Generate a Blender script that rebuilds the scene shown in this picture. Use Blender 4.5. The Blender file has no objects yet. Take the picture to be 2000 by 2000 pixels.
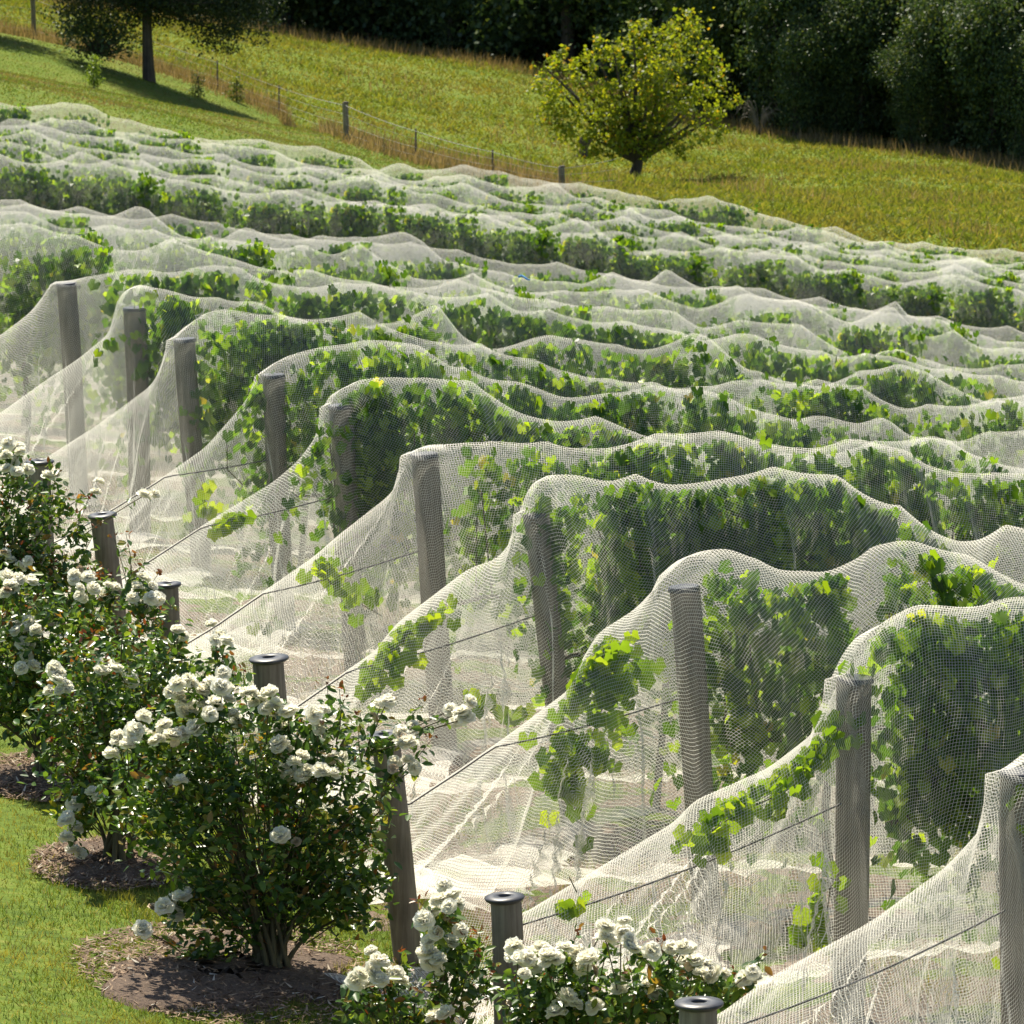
import bpy, math, random
import numpy as np
from mathutils import Vector

SC = bpy.context.scene
COL = SC.collection
R = math.radians
rng = np.random.default_rng(11)
random.seed(5)

# ------------------------------------------------------------------ camera, light, exposure
PITCH, LENS, CAMZ = 9.0, 200.0, 6.5
F = 2000 * LENS / 36.0
cam_d = bpy.data.cameras.new('camera')
cam = bpy.data.objects.new('camera', cam_d)
COL.objects.link(cam)
cam.location = (0, 0, CAMZ)
cam.rotation_euler = (R(90 - PITCH), 0, 0)
cam_d.lens = LENS
cam_d.sensor_width = 36
cam_d.clip_start = 1
cam_d.clip_end = 3000
cam_d.dof.use_dof = True
cam_d.dof.focus_distance = 29
cam_d.dof.aperture_fstop = 18
SC.camera = cam

SUN_EL, SUN_AZ = 57.0, -20.0          # degrees; azimuth measured from +Y (away from camera) towards +X
w = bpy.data.worlds.new('World')
SC.world = w
w.use_nodes = True
nt = w.node_tree
bg = nt.nodes['Background']
sky = nt.nodes.new('ShaderNodeTexSky')
sky.sky_type = 'NISHITA'
sky.sun_disc = False
sky.sun_elevation = R(SUN_EL)
sky.sun_rotation = R(SUN_AZ)
nt.links.new(sky.outputs[0], bg.inputs[0])
bg.inputs[1].default_value = 0.075
sun_d = bpy.data.lights.new('sun', 'SUN')
sun_d.energy = 5.0
sun_d.angle = R(0.55)
sun_d.color = (1.0, 0.93, 0.78)
sun = bpy.data.objects.new('sun', sun_d)
COL.objects.link(sun)
sdir = Vector((math.sin(R(SUN_AZ)) * math.cos(R(SUN_EL)), math.cos(R(SUN_AZ)) * math.cos(R(SUN_EL)), math.sin(R(SUN_EL))))
sun.rotation_euler = sdir.to_track_quat('Z', 'Y').to_euler()
sun.location = (0, 60, 60)
SC.view_settings.view_transform = 'Standard'
SC.view_settings.look = 'None'
SC.view_settings.exposure = 0.9
SC.view_settings.gamma = 1.0
SC.cycles.transparent_max_bounces = 28
SC.cycles.max_bounces = 6
SC.cycles.diffuse_bounces = 3
SC.cycles.glossy_bounces = 2
SC.cycles.transmission_bounces = 4
SC.cycles.sample_clamp_indirect = 6

# ------------------------------------------------------------------ picture <-> place
cp, sp = math.cos(R(PITCH)), math.sin(R(PITCH))
def ray(px, py):
    a, b = (px - 1000) / F, (1000 - py) / F
    return np.array([a, cp + b * sp, -sp + b * cp])
def P(px, py, D):
    """point seen at px,py (2000 px photo) at horizontal distance D"""
    d = ray(px, py)
    return np.array([0, 0, CAMZ]) + d * (D / d[1])
def pix(p):
    x, y, z = p[0], p[1], p[2] - CAMZ
    f = y * cp - z * sp
    u = y * sp + z * cp
    return 1000 + F * x / f, 1000 - F * u / f
AZ = R(60)
RD = np.array([math.sin(AZ), math.cos(AZ)])          # along the rows (to the right and away)
RN = np.array([math.cos(AZ), -math.sin(AZ)])         # across the rows, towards the camera

class Row: pass
def row_t(row, px):
    """distance along the row from its first point for the column px"""
    a = (px - 1000) / F
    x0, y0 = row.o
    # approx (x)/(depth) with depth ~ y*cp - z*sp : iterate
    k = a * (cp + 0.0)
    t = 0.0
    for _ in range(6):
        y = y0 + RD[1] * t
        z = row.zg
        depth = y * cp - (z - CAMZ) * sp
        x = a * depth
        t = (x - x0) / RD[0] * 0.7 + t * 0.3
    return t
def row_z(row, px, py):
    t = row_t(row, px)
    y = row.o[1] + RD[1] * t
    d = ray(px, py)
    return t, CAMZ + d[2] / d[1] * y

ends = {   # ridge from the end post down to the outer anchor post, right to left
 0: [(1959,1506),(1930,1600),(1850,1690),(1700,1800),(1500,1910),(1400,1985)],
 1: [(1662,1277),(1640,1340),(1590,1430),(1500,1500),(1350,1565),(1325,1600),(1020,1785)],
 2: [(1300,1125),(1240,1190),(1160,1240),(1120,1340),(1000,1430),(900,1500),(790,1572)],
 3: [(1049,933),(1030,1010),(975,1090),(915,1110),(850,1160),(770,1220),(741,1265),(560,1390)],
 4: [(799,896),(770,960),(700,1015),(655,1050),(616,1085),(417,1222),(350,1262)],
 5: [(650,770),(640,820),(587,896),(536,940),(417,1012),(254,1117),(225,1135)],
 6: [(510,730),(480,785),(400,875),(305,940),(217,994),(100,1060)],
 7: [(340,663),(300,750),(190,830),(90,893),(-20,960)],
 8: [(235,600),(215,650),(150,703),(100,735),(0,806),(-100,870)],
 9: [(105,552),(60,610),(0,655),(-60,690),(-150,740)],
}
crest = {
 0: [(2000,1488),(2060,1430),(2150,1400),(2260,1440),(2420,1470),(2600,1480)],
 1: [(1690,1240),(1724,1212),(1786,1177),(1843,1190),(1908,1193),(1970,1186),(2040,1210),(2140,1235),(2260,1215),(2400,1250)],
 2: [(1347,1081),(1420,1067),(1517,1103),(1608,1117),(1684,1103),(1746,1070),(1782,1063),(1843,1081),(1916,1099),(2000,1139),(2120,1165),(2300,1170)],
 3: [(1074,927),(1117,927),(1194,949),(1266,947),(1350,940),(1409,936),(1474,940),(1550,940),(1630,940),(1677,976),(1735,1012),(1825,1045),(1916,1061),(2000,1049),(2120,1060)],
 4: [(824,869),(911,867),(962,878),(1085,878),(1194,871),(1350,848),(1405,842),(1456,864),(1601,878),(1677,866),(1735,885),(1804,922),(1865,927),(2000,929),(2120,950)],
 5: [(700,742),(759,733),(831,737),(925,773),(1012,806),(1085,820),(1204,835),(1302,857),(1450,875),(1600,880),(1700,868),(1811,857),(1916,889),(2000,905),(2120,920)],
 6: [(560,695),(616,683),(700,660),(759,657),(820,668),(882,726),(947,740),(1034,744),(1103,764),(1266,762),(1383,753),(1456,784),(1517,798),(1554,813),(1619,811),(1680,831),(1735,826),(1782,860),(1876,867),(1934,847),(2000,849),(2120,870)],
 7: [(398,612),(435,600),(489,601),(598,623),(700,630),(806,654),(867,661),(958,697),(1034,704),(1164,733),(1300,762),(1452,735),(1608,751),(1700,777),(1771,795),(1900,800),(2000,791),(2120,800)],
 8: [(255,560),(275,554),(326,569),(384,587),(450,592),(504,582),(560,612),(650,632),(760,640),(853,618),(904,663),(962,676),(1041,652),(1139,652),(1266,680),(1383,672),(1463,733),(1608,748),(1771,712),(1860,745),(1934,780),(2000,775),(2120,790)],
 9: [(150,546),(250,516),(308,529),(362,533),(420,525),(500,551),(600,556),(733,543),(850,575),(1000,600),(1150,622),(1300,633),(1369,655),(1445,640),(1517,662),(1640,700),(1746,690),(1843,722),(2000,745),(2120,760)],
 10: [(-60,450),(0,438),(72,440),(130,462),(217,480),(326,489),(435,496),(525,518),(610,530),(700,543),(831,563),(954,565),(1034,576),(1230,598),(1288,601),(1369,638),(1445,620),(1517,635),(1600,665),(1691,700),(1746,683),(1843,712),(1934,724),(2000,719),(2120,740)],
 11: [(-60,440),(0,425),(54,410),(120,440),(217,450),(300,470),(400,482),(475,468),(560,495),(650,500),(704,490),(800,540),(900,552),(1000,560),(1100,565),(1193,560),(1300,587),(1372,609),(1434,592),(1503,594),(1590,605),(1659,645),(1735,612),(1800,650),(1900,670),(2000,690),(2120,710)],
 12: [(-60,420),(0,413),(54,399),(120,424),(217,431),(268,415),(359,471),(416,472),(475,437),(609,475),(704,482),(777,467),(828,480),(867,511),(958,523),(1005,536),(1063,547),(1088,542),(1139,551),(1193,536),(1266,563),(1302,543),(1372,572),(1445,562),(1510,569),(1554,580),(1648,598),(1753,605),(1775,629),(1843,623),(1883,634),(1952,659),(2000,659),(2120,680)],
 13: [(-60,395),(0,388),(60,404),(110,418),(156,397),(240,425),(337,420),(420,440),(500,452),(560,468),(650,474),(720,482),(900,505),(1000,520),(1200,545),(1400,565),(1600,590),(1800,615),(2000,650),(2120,670)],
 14: [(-60,300),(0,297),(60,318),(120,322),(177,313),(304,337),(431,368),(520,378),(580,377),(685,402),(770,409),(824,402),(904,413),(1027,440),(1092,438),(1157,449),(1230,482),(1266,489),(1350,485),(1409,478),(1474,500),(1546,493),(1608,525),(1698,536),(1775,554),(1843,540),(1952,561),(2000,570),(2120,590)],
}
def bumpy(base, seed, gap=(110, 230), amp=(6, 17)):
    rr = random.Random(seed)
    bx, by = zip(*base)
    xs = [-80.0]
    while xs[-1] < 2120: xs.append(xs[-1] + rr.uniform(*gap))
    out = []
    for a, b in zip(xs[:-1], xs[1:]):
        s = rr.uniform(*amp)
        ya, yb = np.interp(a, bx, by), np.interp(b, bx, by)
        if a == xs[0]: jit = rr.uniform(-5, 5)
        jb = rr.uniform(-6, 4)
        for q in (0.0, .2, .4, .6, .8):
            out.append((a + (b - a) * q, (ya + jit) * (1 - q) + (yb + jb) * q + s * 3.2 * q * (1 - q)))
        jit = jb
    return out
f6 = [(0,303),(700,398),(1300,487),(1600,520),(2000,566)]
f1 = [(0,203),(700,298),(1300,388),(1600,443),(2000,498)]
crest[15] = bumpy([(0,279),(700,384),(1300,467),(1600,500),(2000,548)], 3)
crest[16] = bumpy([(0,258),(700,358),(1300,447),(1600,482),(2000,534)], 8)
crest[17] = bumpy([(0,241),(700,340),(1300,428),(1600,469),(2000,521)], 21)
crest[18] = bumpy([(0,224),(700,321),(1300,408),(1600,457),(2000,508)], 34)
crest[19] = [(-80,195),(0,199),(40,207),(83,208),(110,214),(156,217),(217,239),(297,250),(409,268),(478,263),(580,283),(650,295),(697,304),(737,328),(784,310),(824,328),(911,333),(976,351),(1074,362),(1175,370),(1302,390),(1318,384),(1380,396),(1452,402),(1517,431),(1604,444),(1644,442),(1698,467),(1771,482),(1880,485),(2000,500),(2120,520)]

posts_px = {0:(1990,1512),1:(1668,1328),2:(1335,1150),3:(1046,1005),4:(828,890),5:(665,795),6:(535,735),7:(362,665),8:(264,604),9:(130,556)}
rowD = {k: 23.6 + 2.3 * k for k in range(10)}
for k, d in zip(range(10, 20), (46.8, 50.0, 53.5, 56.0, 78.0, 80.4, 82.8, 85.2, 87.6, 90.0)): rowD[k] = d
WALL = 1.78
zguess = {k: (0.0 if k < 10 else -0.6 if k < 14 else -2.5) for k in range(20)}
rows = {}
ctrl = []
for k in range(20):
    r = Row(); r.k = k
    r.zg = zguess[k] + (1.0 if k < 14 else 0)
    px0 = posts_px[k][0] if k in posts_px else 0
    D0 = rowD[k]
    x0 = P(px0, crest[k][0][1] if k not in posts_px else posts_px[k][1], D0)[0]
    r.o = np.array([x0, D0])
    path = []
    if k in ends: path += list(reversed(ends[k]))
    path += crest[k]
    pts = [row_z(r, *q) for q in path]
    pts = [pts[0]] + [b for a, b in zip(pts[:-1], pts[1:]) if b[0] > a[0] + 0.01]
    r.ct = np.array([p[0] for p in pts]); r.cz = np.array([p[1] for p in pts])
    r.t0 = r.ct[0]; r.t1 = r.ct[-1]
    rows[k] = r
    # smooth base of the crest for the ground below
    ts = np.linspace(max(0, r.t0), r.t1, 7)
    for t in ts:
        m = np.abs(r.ct - t) < max(1.6, (r.t1 - r.t0) / 9)
        zb = np.mean(np.interp(np.linspace(max(t - 1.4, max(0, r.t0)), min(t + 1.4, r.t1), 9), r.ct, r.cz))
        p = r.o + RD * t
        if k in (11, 13): continue
        ctrl.append((p[0], p[1], zb - WALL + 0.03))
def RP(k, t, s=0.0):
    return rows[k].o + RD * t + RN * s
def crest_z(k, t):
    r = rows[k]
    return np.interp(t, r.ct, r.cz)

anchors = {0:(1365,1962,1.10),1:(985,1755,1.12),2:(750,1438,1.18),3:(525,1288,1.12),4:(328,1143,1.08),5:(200,1008,1.12),6:(78,903,1.12)}
anchor_pt = {}
for k, (ax, ay, h) in anchors.items():
    t, z = row_z(rows[k], ax, ay)
    q = RP(k, t)
    anchor_pt[k] = (q[0], q[1], z)
    ctrl.append((q[0], q[1], z - h))
for (px, py, D) in [(530,1900,27.0),(230,1690,29.3),(90,1530,31.6),(0,1960,25.4),(-400,1800,27),(-300,1300,34),(300,2100,24.5),
        (0,140,118),(200,205,104),(500,262,112),(65,78,150),(290,158,146),(425,180,150),(545,228,150),(675,275,148),(812,322,146),(962,362,144),(1097,392,141),(1240,380,139),
        (1245,352,147),(600,85,182),(1000,130,182),(1480,255,166),(2000,322,160),(1700,430,116),(1900,470,112),(1700,390,130),(1700,340,146),(2200,360,158),(800,200,165),(1770,25,235),(0,0,175),(-300,20,150),(1000,60,232),(300,30,205)]:
    ctrl.append(tuple(P(px, py, D)))
ctrl += [(-60, 60, -1.0), (60, 60, -8.0), (-70, 200, -3), (80, 170, -11), (-20, 26, .2), (15, 24, -1.2), (0, 320, 2), (-90, 320, 8), (90, 320, 0), (0, 12, .3)]
ctrl = np.array(ctrl)
# thin plate fit
def tps_basis(dx, dy):
    r2 = dx * dx + dy * dy
    return 0.5 * r2 * np.log(r2 + 1e-9)
S_ = 0.05
cx, cy, cz_ = ctrl[:, 0] * S_, ctrl[:, 1] * S_, ctrl[:, 2]
n_ = len(cx)
A = tps_basis(cx[:, None] - cx[None], cy[:, None] - cy[None]) + np.eye(n_) * 0.006
Pm = np.stack([np.ones(n_), cx, cy], 1)
M_ = np.block([[A, Pm], [Pm.T, np.zeros((3, 3))]])
sol = np.linalg.solve(M_, np.concatenate([cz_, np.zeros(3)]))
def gz(x, y):
    x = np.atleast_1d(np.asarray(x, float)) * S_; y = np.atleast_1d(np.asarray(y, float)) * S_
    out = np.empty(x.shape)
    xf, yf = x.ravel(), y.ravel(); of = np.empty(xf.shape)
    for i in range(0, len(xf), 20000):
        a, b = xf[i:i+20000], yf[i:i+20000]
        of[i:i+20000] = tps_basis(a[:, None] - cx[None], b[:, None] - cy[None]) @ sol[:n_] + sol[n_] + sol[n_+1] * a + sol[n_+2] * b
    return of.reshape(x.shape)
def gz1(x, y): return float(gz([x], [y])[0])

def HIT(px, py, D0=97.0, D1=235.0):
    Ds = np.arange(D0, D1, .25); d = ray(px, py)
    z = CAMZ + d[2] / d[1] * Ds; x = d[0] / d[1] * Ds
    g = gz(x, Ds); i = np.argmax(z <= g) if (z <= g).any() else len(Ds) - 1
    return np.array([x[i], Ds[i], g[i]])
# ------------------------------------------------------------------ helpers
def tag(o, label=None, cat=None, group=None, kind=None):
    if label: o['label'] = label
    if cat: o['category'] = cat
    if group: o['group'] = group
    if kind: o['kind'] = kind
    return o
def mesh_np(name, verts, faces, mat, parent=None, uv=None, smooth=False, loc=None):
    """faces: (n,3) or (n,4) int array"""
    me = bpy.data.meshes.new(name)
    verts = np.asarray(verts, np.float32); faces = np.asarray(faces, np.int32)
    me.vertices.add(len(verts)); me.vertices.foreach_set('co', verts.ravel())
    nf, s = faces.shape
    me.loops.add(nf * s); me.loops.foreach_set('vertex_index', faces.ravel())
    me.polygons.add(nf)
    me.polygons.foreach_set('loop_start', np.arange(0, nf * s, s, dtype=np.int32))
    me.polygons.foreach_set('loop_total', np.full(nf, s, np.int32))
    if smooth: me.polygons.foreach_set('use_smooth', np.ones(nf, bool))
    if uv is not None:
        l = me.uv_layers.new(name='UVMap')
        l.data.foreach_set('uv', np.asarray(uv, np.float32)[faces.ravel()].ravel())
    me.update(calc_edges=True)
    if isinstance(mat, (list, tuple)):
        for m in mat: me.materials.append(m)
    else: me.materials.append(mat)
    o = bpy.data.objects.new(name, me)
    COL.objects.link(o)
    if parent: o.parent = parent
    if loc is not None: o.location = loc
    return o
def empty(name, loc, **kw):
    o = bpy.data.objects.new(name, None); COL.objects.link(o)
    o.location = loc; o.empty_display_size = .2
    return tag(o, **kw)
class MB:
    """mesh collector of quads"""
    def __init__(s): s.v = []; s.f = []; s.n = 0
    def add(s, v, f):
        v = np.asarray(v, float); f = np.asarray(f, int)
        s.v.append(v); s.f.append(f + s.n); s.n += len(v)
    def tube(s, pts, rad, seg=8, cap=True, wob=0, rs=None):
        pts = np.asarray(pts, float); n = len(pts)
        rad = np.broadcast_to(np.asarray(rad, float), (n,))
        tan = np.gradient(pts, axis=0); tan /= np.linalg.norm(tan, axis=1)[:, None] + 1e-9
        ref = np.array([0, 0, 1.]) if abs(tan[0][2]) < .9 else np.array([1., 0, 0])
        a = np.cross(tan, ref); a /= np.linalg.norm(a, axis=1)[:, None] + 1e-9
        b = np.cross(tan, a)
        th = np.linspace(0, 2 * math.pi, seg, endpoint=False)
        rr = rad[:, None] * np.ones(seg)[None]
        if wob: rr = rr * (1 + wob * (rs or rng).standard_normal((1, seg)) + wob * .4 * (rs or rng).standard_normal((n, seg)))
        ring = pts[:, None] + rr[..., None] * (np.cos(th)[None, :, None] * a[:, None] + np.sin(th)[None, :, None] * b[:, None])
        v = ring.reshape(-1, 3)
        i, j = np.meshgrid(np.arange(n - 1), np.arange(seg), indexing='ij'); i = i.ravel(); j = j.ravel(); j2 = (j + 1) % seg
        f = np.stack([i * seg + j, (i + 1) * seg + j, (i + 1) * seg + j2, i * seg + j2], 1)
        s.add(v, f)
        if cap:
            for e, idx in ((0, 0), (1, n - 1)):
                base = s.n - n * seg + idx * seg if e == 0 else None
                c = pts[idx]
                vv = np.vstack([ring[idx], c[None]])
                jj = np.arange(seg)
                ff = np.stack([jj, (jj + 1) % seg, np.full(seg, seg), np.full(seg, seg)], 1)
                # degenerate quads avoided: build as quads of pairs
                ff2 = []
                for q in range(0, seg, 2):
                    ff2.append([q, (q + 1) % seg, (q + 2) % seg, seg])
                s.add(vv, np.array(ff2) if e else np.array(ff2)[:, ::-1])
    def obj(s, name, mat, parent=None, smooth=True, loc=None, uv=None):
        v = np.vstack(s.v); f = np.vstack(s.f)
        return mesh_np(name, v, f, mat, parent, smooth=smooth, loc=loc)

def unit(v): return v / (np.linalg.norm(v, axis=-1, keepdims=True) + 1e-9)
def leaf_cloud(pos, tip, nor, size, tv, tf):
    """template verts tv (x across, y towards tip, z normal), tris tf"""
    tip = unit(tip); nor = nor - (nor * tip).sum(1, keepdims=True) * tip; nor = unit(nor)
    ax = np.cross(tip, nor)
    v = pos[:, None] + size[:, None, None] * (tv[None, :, 0, None] * ax[:, None] + tv[None, :, 1, None] * tip[:, None] + tv[None, :, 2, None] * nor[:, None])
    n = len(tv)
    f = tf[None] + (np.arange(len(pos)) * n)[:, None, None]
    return v.reshape(-1, 3), f.reshape(-1, tf.shape[1])
# grape leaf: lobed fan, folded on the midrib
_ang = [(-155,.34),(-118,.50),(-88,.43),(-58,.57),(-30,.49),(0,.63),(30,.49),(58,.57),(88,.43),(118,.50),(155,.34)]
GL = [(0, 0, 0)] + [(math.sin(R(a)) * r_, math.cos(R(a)) * r_ , .10 * abs(math.sin(R(a))) * r_ * 2 - (.12 if abs(a) < 5 else 0)) for a, r_ in _ang]
GL = np.array(GL); GL[:, 1] += .1
GLF = np.array([[0, i, i + 1] for i in range(1, 11)])
# simple pointed leaf
SL = np.array([(0, 0, 0), (.26, .35, .06), (.2, .75, .02), (0, 1.05, -.08), (-.2, .75, .02), (-.26, .35, .06)])
SLF = np.array([[0, 1, 2], [0, 2, 3], [0, 3, 4], [0, 4, 5]])
# tree leaf: two triangles
TL = np.array([(0, 0, 0), (.32, .5, .05), (0, 1, 0), (-.32, .5, .05)])
TLF = np.array([[0, 1, 2], [0, 2, 3]])
# grass blade
BL = np.array([(-.5, 0, 0), (.5, 0, 0), (.3, .55, .08), (-.3, .55, .08), (0, 1, .25)])
BLF = np.array([[0, 1, 2], [0, 2, 3], [3, 2, 4]])

# ------------------------------------------------------------------ materials
def mat(name):
    m = bpy.data.materials.new(name); m.use_nodes = True
    t = m.node_tree; t.nodes.clear()
    out = t.nodes.new('ShaderNodeOutputMaterial')
    return m, t, out
def N(t, kind, **kw):
    n = t.nodes.new(kind)
    for k, v in kw.items():
        if k.startswith('i_'):
            n.inputs[k[2:].replace('_', ' ')].default_value = v
        else: setattr(n, k, v)
    return n
def math_(t, op, a, b=None, clamp=False):
    n = t.nodes.new('ShaderNodeMath'); n.operation = op; n.use_clamp = clamp
    for i, x in enumerate((a, b)):
        if x is None: continue
        if isinstance(x, (int, float)): n.inputs[i].default_value = x
        else: t.links.new(x, n.inputs[i])
    return n.outputs[0]
def ramp(t, fac, stops):
    n = t.nodes.new('ShaderNodeValToRGB'); e = n.color_ramp.elements
    while len(e) < len(stops): e.new(.5)
    for el, (p, c) in zip(e, stops): el.position = p; el.color = (*c, 1)
    t.links.new(fac, n.inputs[0])
    return n.outputs[0]
def leaf_mat(name, stops, trans=.45, rough=.45, spec=.5, tcol=(1.5, 1.35, .5), patch=None):
    m, t, out = mat(name)
    g = N(t, 'ShaderNodeNewGeometry')
    c = ramp(t, g.outputs['Random Per Island'], stops)
    nz = N(t, 'ShaderNodeTexNoise'); nz.inputs['Scale'].default_value = 14
    tc = N(t, 'ShaderNodeTexCoord'); t.links.new(tc.outputs['Object'], nz.inputs['Vector'])
    mx = N(t, 'ShaderNodeHueSaturation')
    if patch:
        pn = N(t, 'ShaderNodeTexNoise'); pn.inputs['Scale'].default_value = patch[0]; pn.inputs['Detail'].default_value = 5; pn.inputs['Roughness'].default_value = .65
        t.links.new(g.outputs['Position'], pn.inputs['Vector'])
        pm = N(t, 'ShaderNodeMix', data_type='RGBA'); t.links.new(math_(t, 'MULTIPLY', math_(t, 'SUBTRACT', pn.outputs[0], .44), patch[2], True), pm.inputs[0])
        t.links.new(c, pm.inputs[6]); pm.inputs[7].default_value = (*patch[1], 1); c = pm.outputs[2]
    t.links.new(c, mx.inputs['Color'])
    t.links.new(math_(t, 'ADD', math_(t, 'MULTIPLY', nz.outputs[0], .7), .65), mx.inputs['Value'])
    p = N(t, 'ShaderNodeBsdfPrincipled')
    t.links.new(mx.outputs[0], p.inputs['Base Color'])
    p.inputs['Roughness'].default_value = rough
    p.inputs['Specular IOR Level'].default_value = spec
    tr = N(t, 'ShaderNodeBsdfTranslucent')
    mul = N(t, 'ShaderNodeMix', data_type='RGBA', blend_type='MULTIPLY'); mul.inputs[0].default_value = 1
    t.links.new(mx.outputs[0], mul.inputs[6]); mul.inputs[7].default_value = (*tcol, 1)
    t.links.new(mul.outputs[2], tr.inputs[0])
    ms = N(t, 'ShaderNodeMixShader'); ms.inputs[0].default_value = trans
    t.links.new(p.outputs[0], ms.inputs[1]); t.links.new(tr.outputs[0], ms.inputs[2])
    t.links.new(ms.outputs[0], out.inputs[0])
    return m
M = {}
M['vine'] = leaf_mat('vine_leaf', [(0, (.035, .085, .013)), (.5, (.07, .145, .016)), (.82, (.15, .25, .022)), (.985, (.27, .37, .03)), (1, (.34, .28, .05))], .52, .42, .45, (2.0, 1.9, .5))
M['shoot'] = leaf_mat('young_vine_leaf', [(0, (.08, .16, .02)), (.6, (.17, .28, .03)), (1, (.3, .4, .05))], .55, .42, .4, (1.9, 1.7, .5))
M['rose'] = leaf_mat('rose_leaf', [(0, (.035, .08, .022)), (.4, (.065, .14, .028)), (.75, (.13, .22, .038)), (.93, (.22, .27, .045)), (1, (.28, .13, .04))], .45, .32, .5)
M['red'] = leaf_mat('young_rose_leaf', [(0, (.16, .05, .025)), (.5, (.2, .09, .03)), (1, (.16, .15, .03))], .4, .4, .4, (1.5, .9, .5))
M['dark'] = leaf_mat('dark_tree_leaf', [(0, (.03, .062, .032)), (.6, (.062, .11, .04)), (1, (.14, .17, .05))], .3, .5, .35)
M['feather'] = leaf_mat('feathery_leaf', [(0, (.016, .03, .014)), (.7, (.03, .05, .02)), (1, (.07, .09, .03))], .2, .6, .3)
M['olive'] = leaf_mat('olive_tree_leaf', [(0, (.07, .11, .035)), (.6, (.13, .18, .045)), (1, (.24, .26, .07))], .42, .45, .45)  # leaf colours lightened to stand in for sun on the wood's right-hand crowns
M['apple'] = leaf_mat('apple_leaf', [(0, (.12, .18, .022)), (.65, (.205, .265, .028)), (.93, (.30, .31, .035)), (1, (.34, .2, .03))], .55, .5, .35, (1.6, 1.4, .4))
M['sap'] = leaf_mat('sapling_leaf', [(0, (.09, .16, .03)), (1, (.2, .28, .05))], .5, .5, .3)
M['lawn'] = leaf_mat('lawn_blade', [(0, (.055, .10, .02)), (.45, (.10, .16, .024)), (.75, (.16, .20, .035)), (.88, (.22, .21, .06)), (1, (.38, .31, .16))], .4, .6, .25, (1.5, 1.4, .5), (1.6, (.27, .24, .07), 4.0))
M['headland'] = leaf_mat('headland_blade', [(0, (.08, .14, .022)), (.6, (.13, .2, .028)), (.85, (.19, .2, .05)), (1, (.24, .17, .10))], .4, .6, .2, (1.4, 1.3, .5), (.45, (.22, .16, .09), 4.5))
M['paddock'] = leaf_mat('paddock_blade', [(0, (.105, .145, .022)), (.5, (.165, .20, .032)), (.85, (.22, .225, .045)), (1, (.32, .25, .11))], .45, .65, .15, (1.35, 1.3, .45), (.4, (.23, .19, .065), 3.6))
M['straw'] = leaf_mat('dry_grass_blade', [(0, (.16, .14, .05)), (.5, (.26, .19, .09)), (1, (.40, .31, .17))], .35, .7, .15, (1.2, 1.05, .7))
M['mulchbit'] = leaf_mat('mulch_straw', [(0, (.08, .05, .035)), (.5, (.2, .13, .085)), (.9, (.36, .26, .17)), (1, (.5, .46, .38))], .05, .8, .2, (1, 1, 1))

def wood_mat(name, c1, c2, c3, sc=1.0):
    m, t, out = mat(name)
    tc = N(t, 'ShaderNodeTexCoord')
    mp = N(t, 'ShaderNodeMapping'); mp.inputs['Scale'].default_value = (38 * sc, 38 * sc, 2.2 * sc)
    t.links.new(tc.outputs['Object'], mp.inputs[0])
    nz = N(t, 'ShaderNodeTexNoise'); nz.inputs['Scale'].default_value = 1; nz.inputs['Detail'].default_value = 6; nz.inputs['Roughness'].default_value = .65
    t.links.new(mp.outputs[0], nz.inputs['Vector'])
    n2 = N(t, 'ShaderNodeTexNoise'); n2.inputs['Scale'].default_value = 5; n2.inputs['Detail'].default_value = 4
    t.links.new(tc.outputs['Object'], n2.inputs['Vector'])
    f = math_(t, 'ADD', math_(t, 'MULTIPLY', nz.outputs[0], .65), math_(t, 'MULTIPLY', n2.outputs[0], .35))
    c = ramp(t, f, [(.32, c1), (.5, c2), (.68, c3)])
    p = N(t, 'ShaderNodeBsdfPrincipled'); t.links.new(c, p.inputs['Base Color']); p.inputs['Roughness'].default_value = .85
    b = N(t, 'ShaderNodeBump'); b.inputs['Strength'].default_value = .6; b.inputs['Distance'].default_value = .006
    t.links.new(nz.outputs[0], b.inputs['Height']); t.links.new(b.outputs[0], p.inputs['Normal'])
    t.links.new(p.outputs[0], out.inputs[0])
    return m
M['post'] = wood_mat('weathered_pine', (.09, .075, .055), (.19, .16, .125), (.30, .26, .21))
M['bark'] = wood_mat('vine_bark', (.04, .03, .02), (.1, .075, .05), (.18, .14, .1), 1.5)
M['cane'] = wood_mat('rose_cane', (.05, .05, .025), (.10, .09, .045), (.17, .13, .07), 2)
M['tbark'] = wood_mat('tree_bark', (.03, .025, .02), (.07, .055, .042), (.13, .105, .08), .4)
def plain(name, col, rough=.5, metal=0, noise=.15, ns=20):
    m, t, out = mat(name)
    tc = N(t, 'ShaderNodeTexCoord'); nz = N(t, 'ShaderNodeTexNoise'); nz.inputs['Scale'].default_value = ns; nz.inputs['Detail'].default_value = 5
    t.links.new(tc.outputs['Object'], nz.inputs['Vector'])
    c = ramp(t, nz.outputs[0], [(.3, tuple(x * (1 - noise) for x in col)), (.7, tuple(min(1, x * (1 + noise)) for x in col))])
    p = N(t, 'ShaderNodeBsdfPrincipled'); t.links.new(c, p.inputs['Base Color']); p.inputs['Roughness'].default_value = rough; p.inputs['Metallic'].default_value = metal
    t.links.new(p.outputs[0], out.inputs[0])
    return m
M['cap'] = plain('black_rubber', (.045, .045, .05), .42, 0, .4, 30)
M['hole'] = plain('hole_shade_black', (.006, .006, .006), .9)  # near-black colour paints the shade inside the ring caps
M['wire'] = plain('galvanised_wire', (.09, .085, .08), .5, .6)
M['fwire'] = plain('dull_fence_wire', (.3, .29, .27), .6, .2)
M['steel'] = plain('rusted_steel', (.14, .11, .09), .7, .3)
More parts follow.
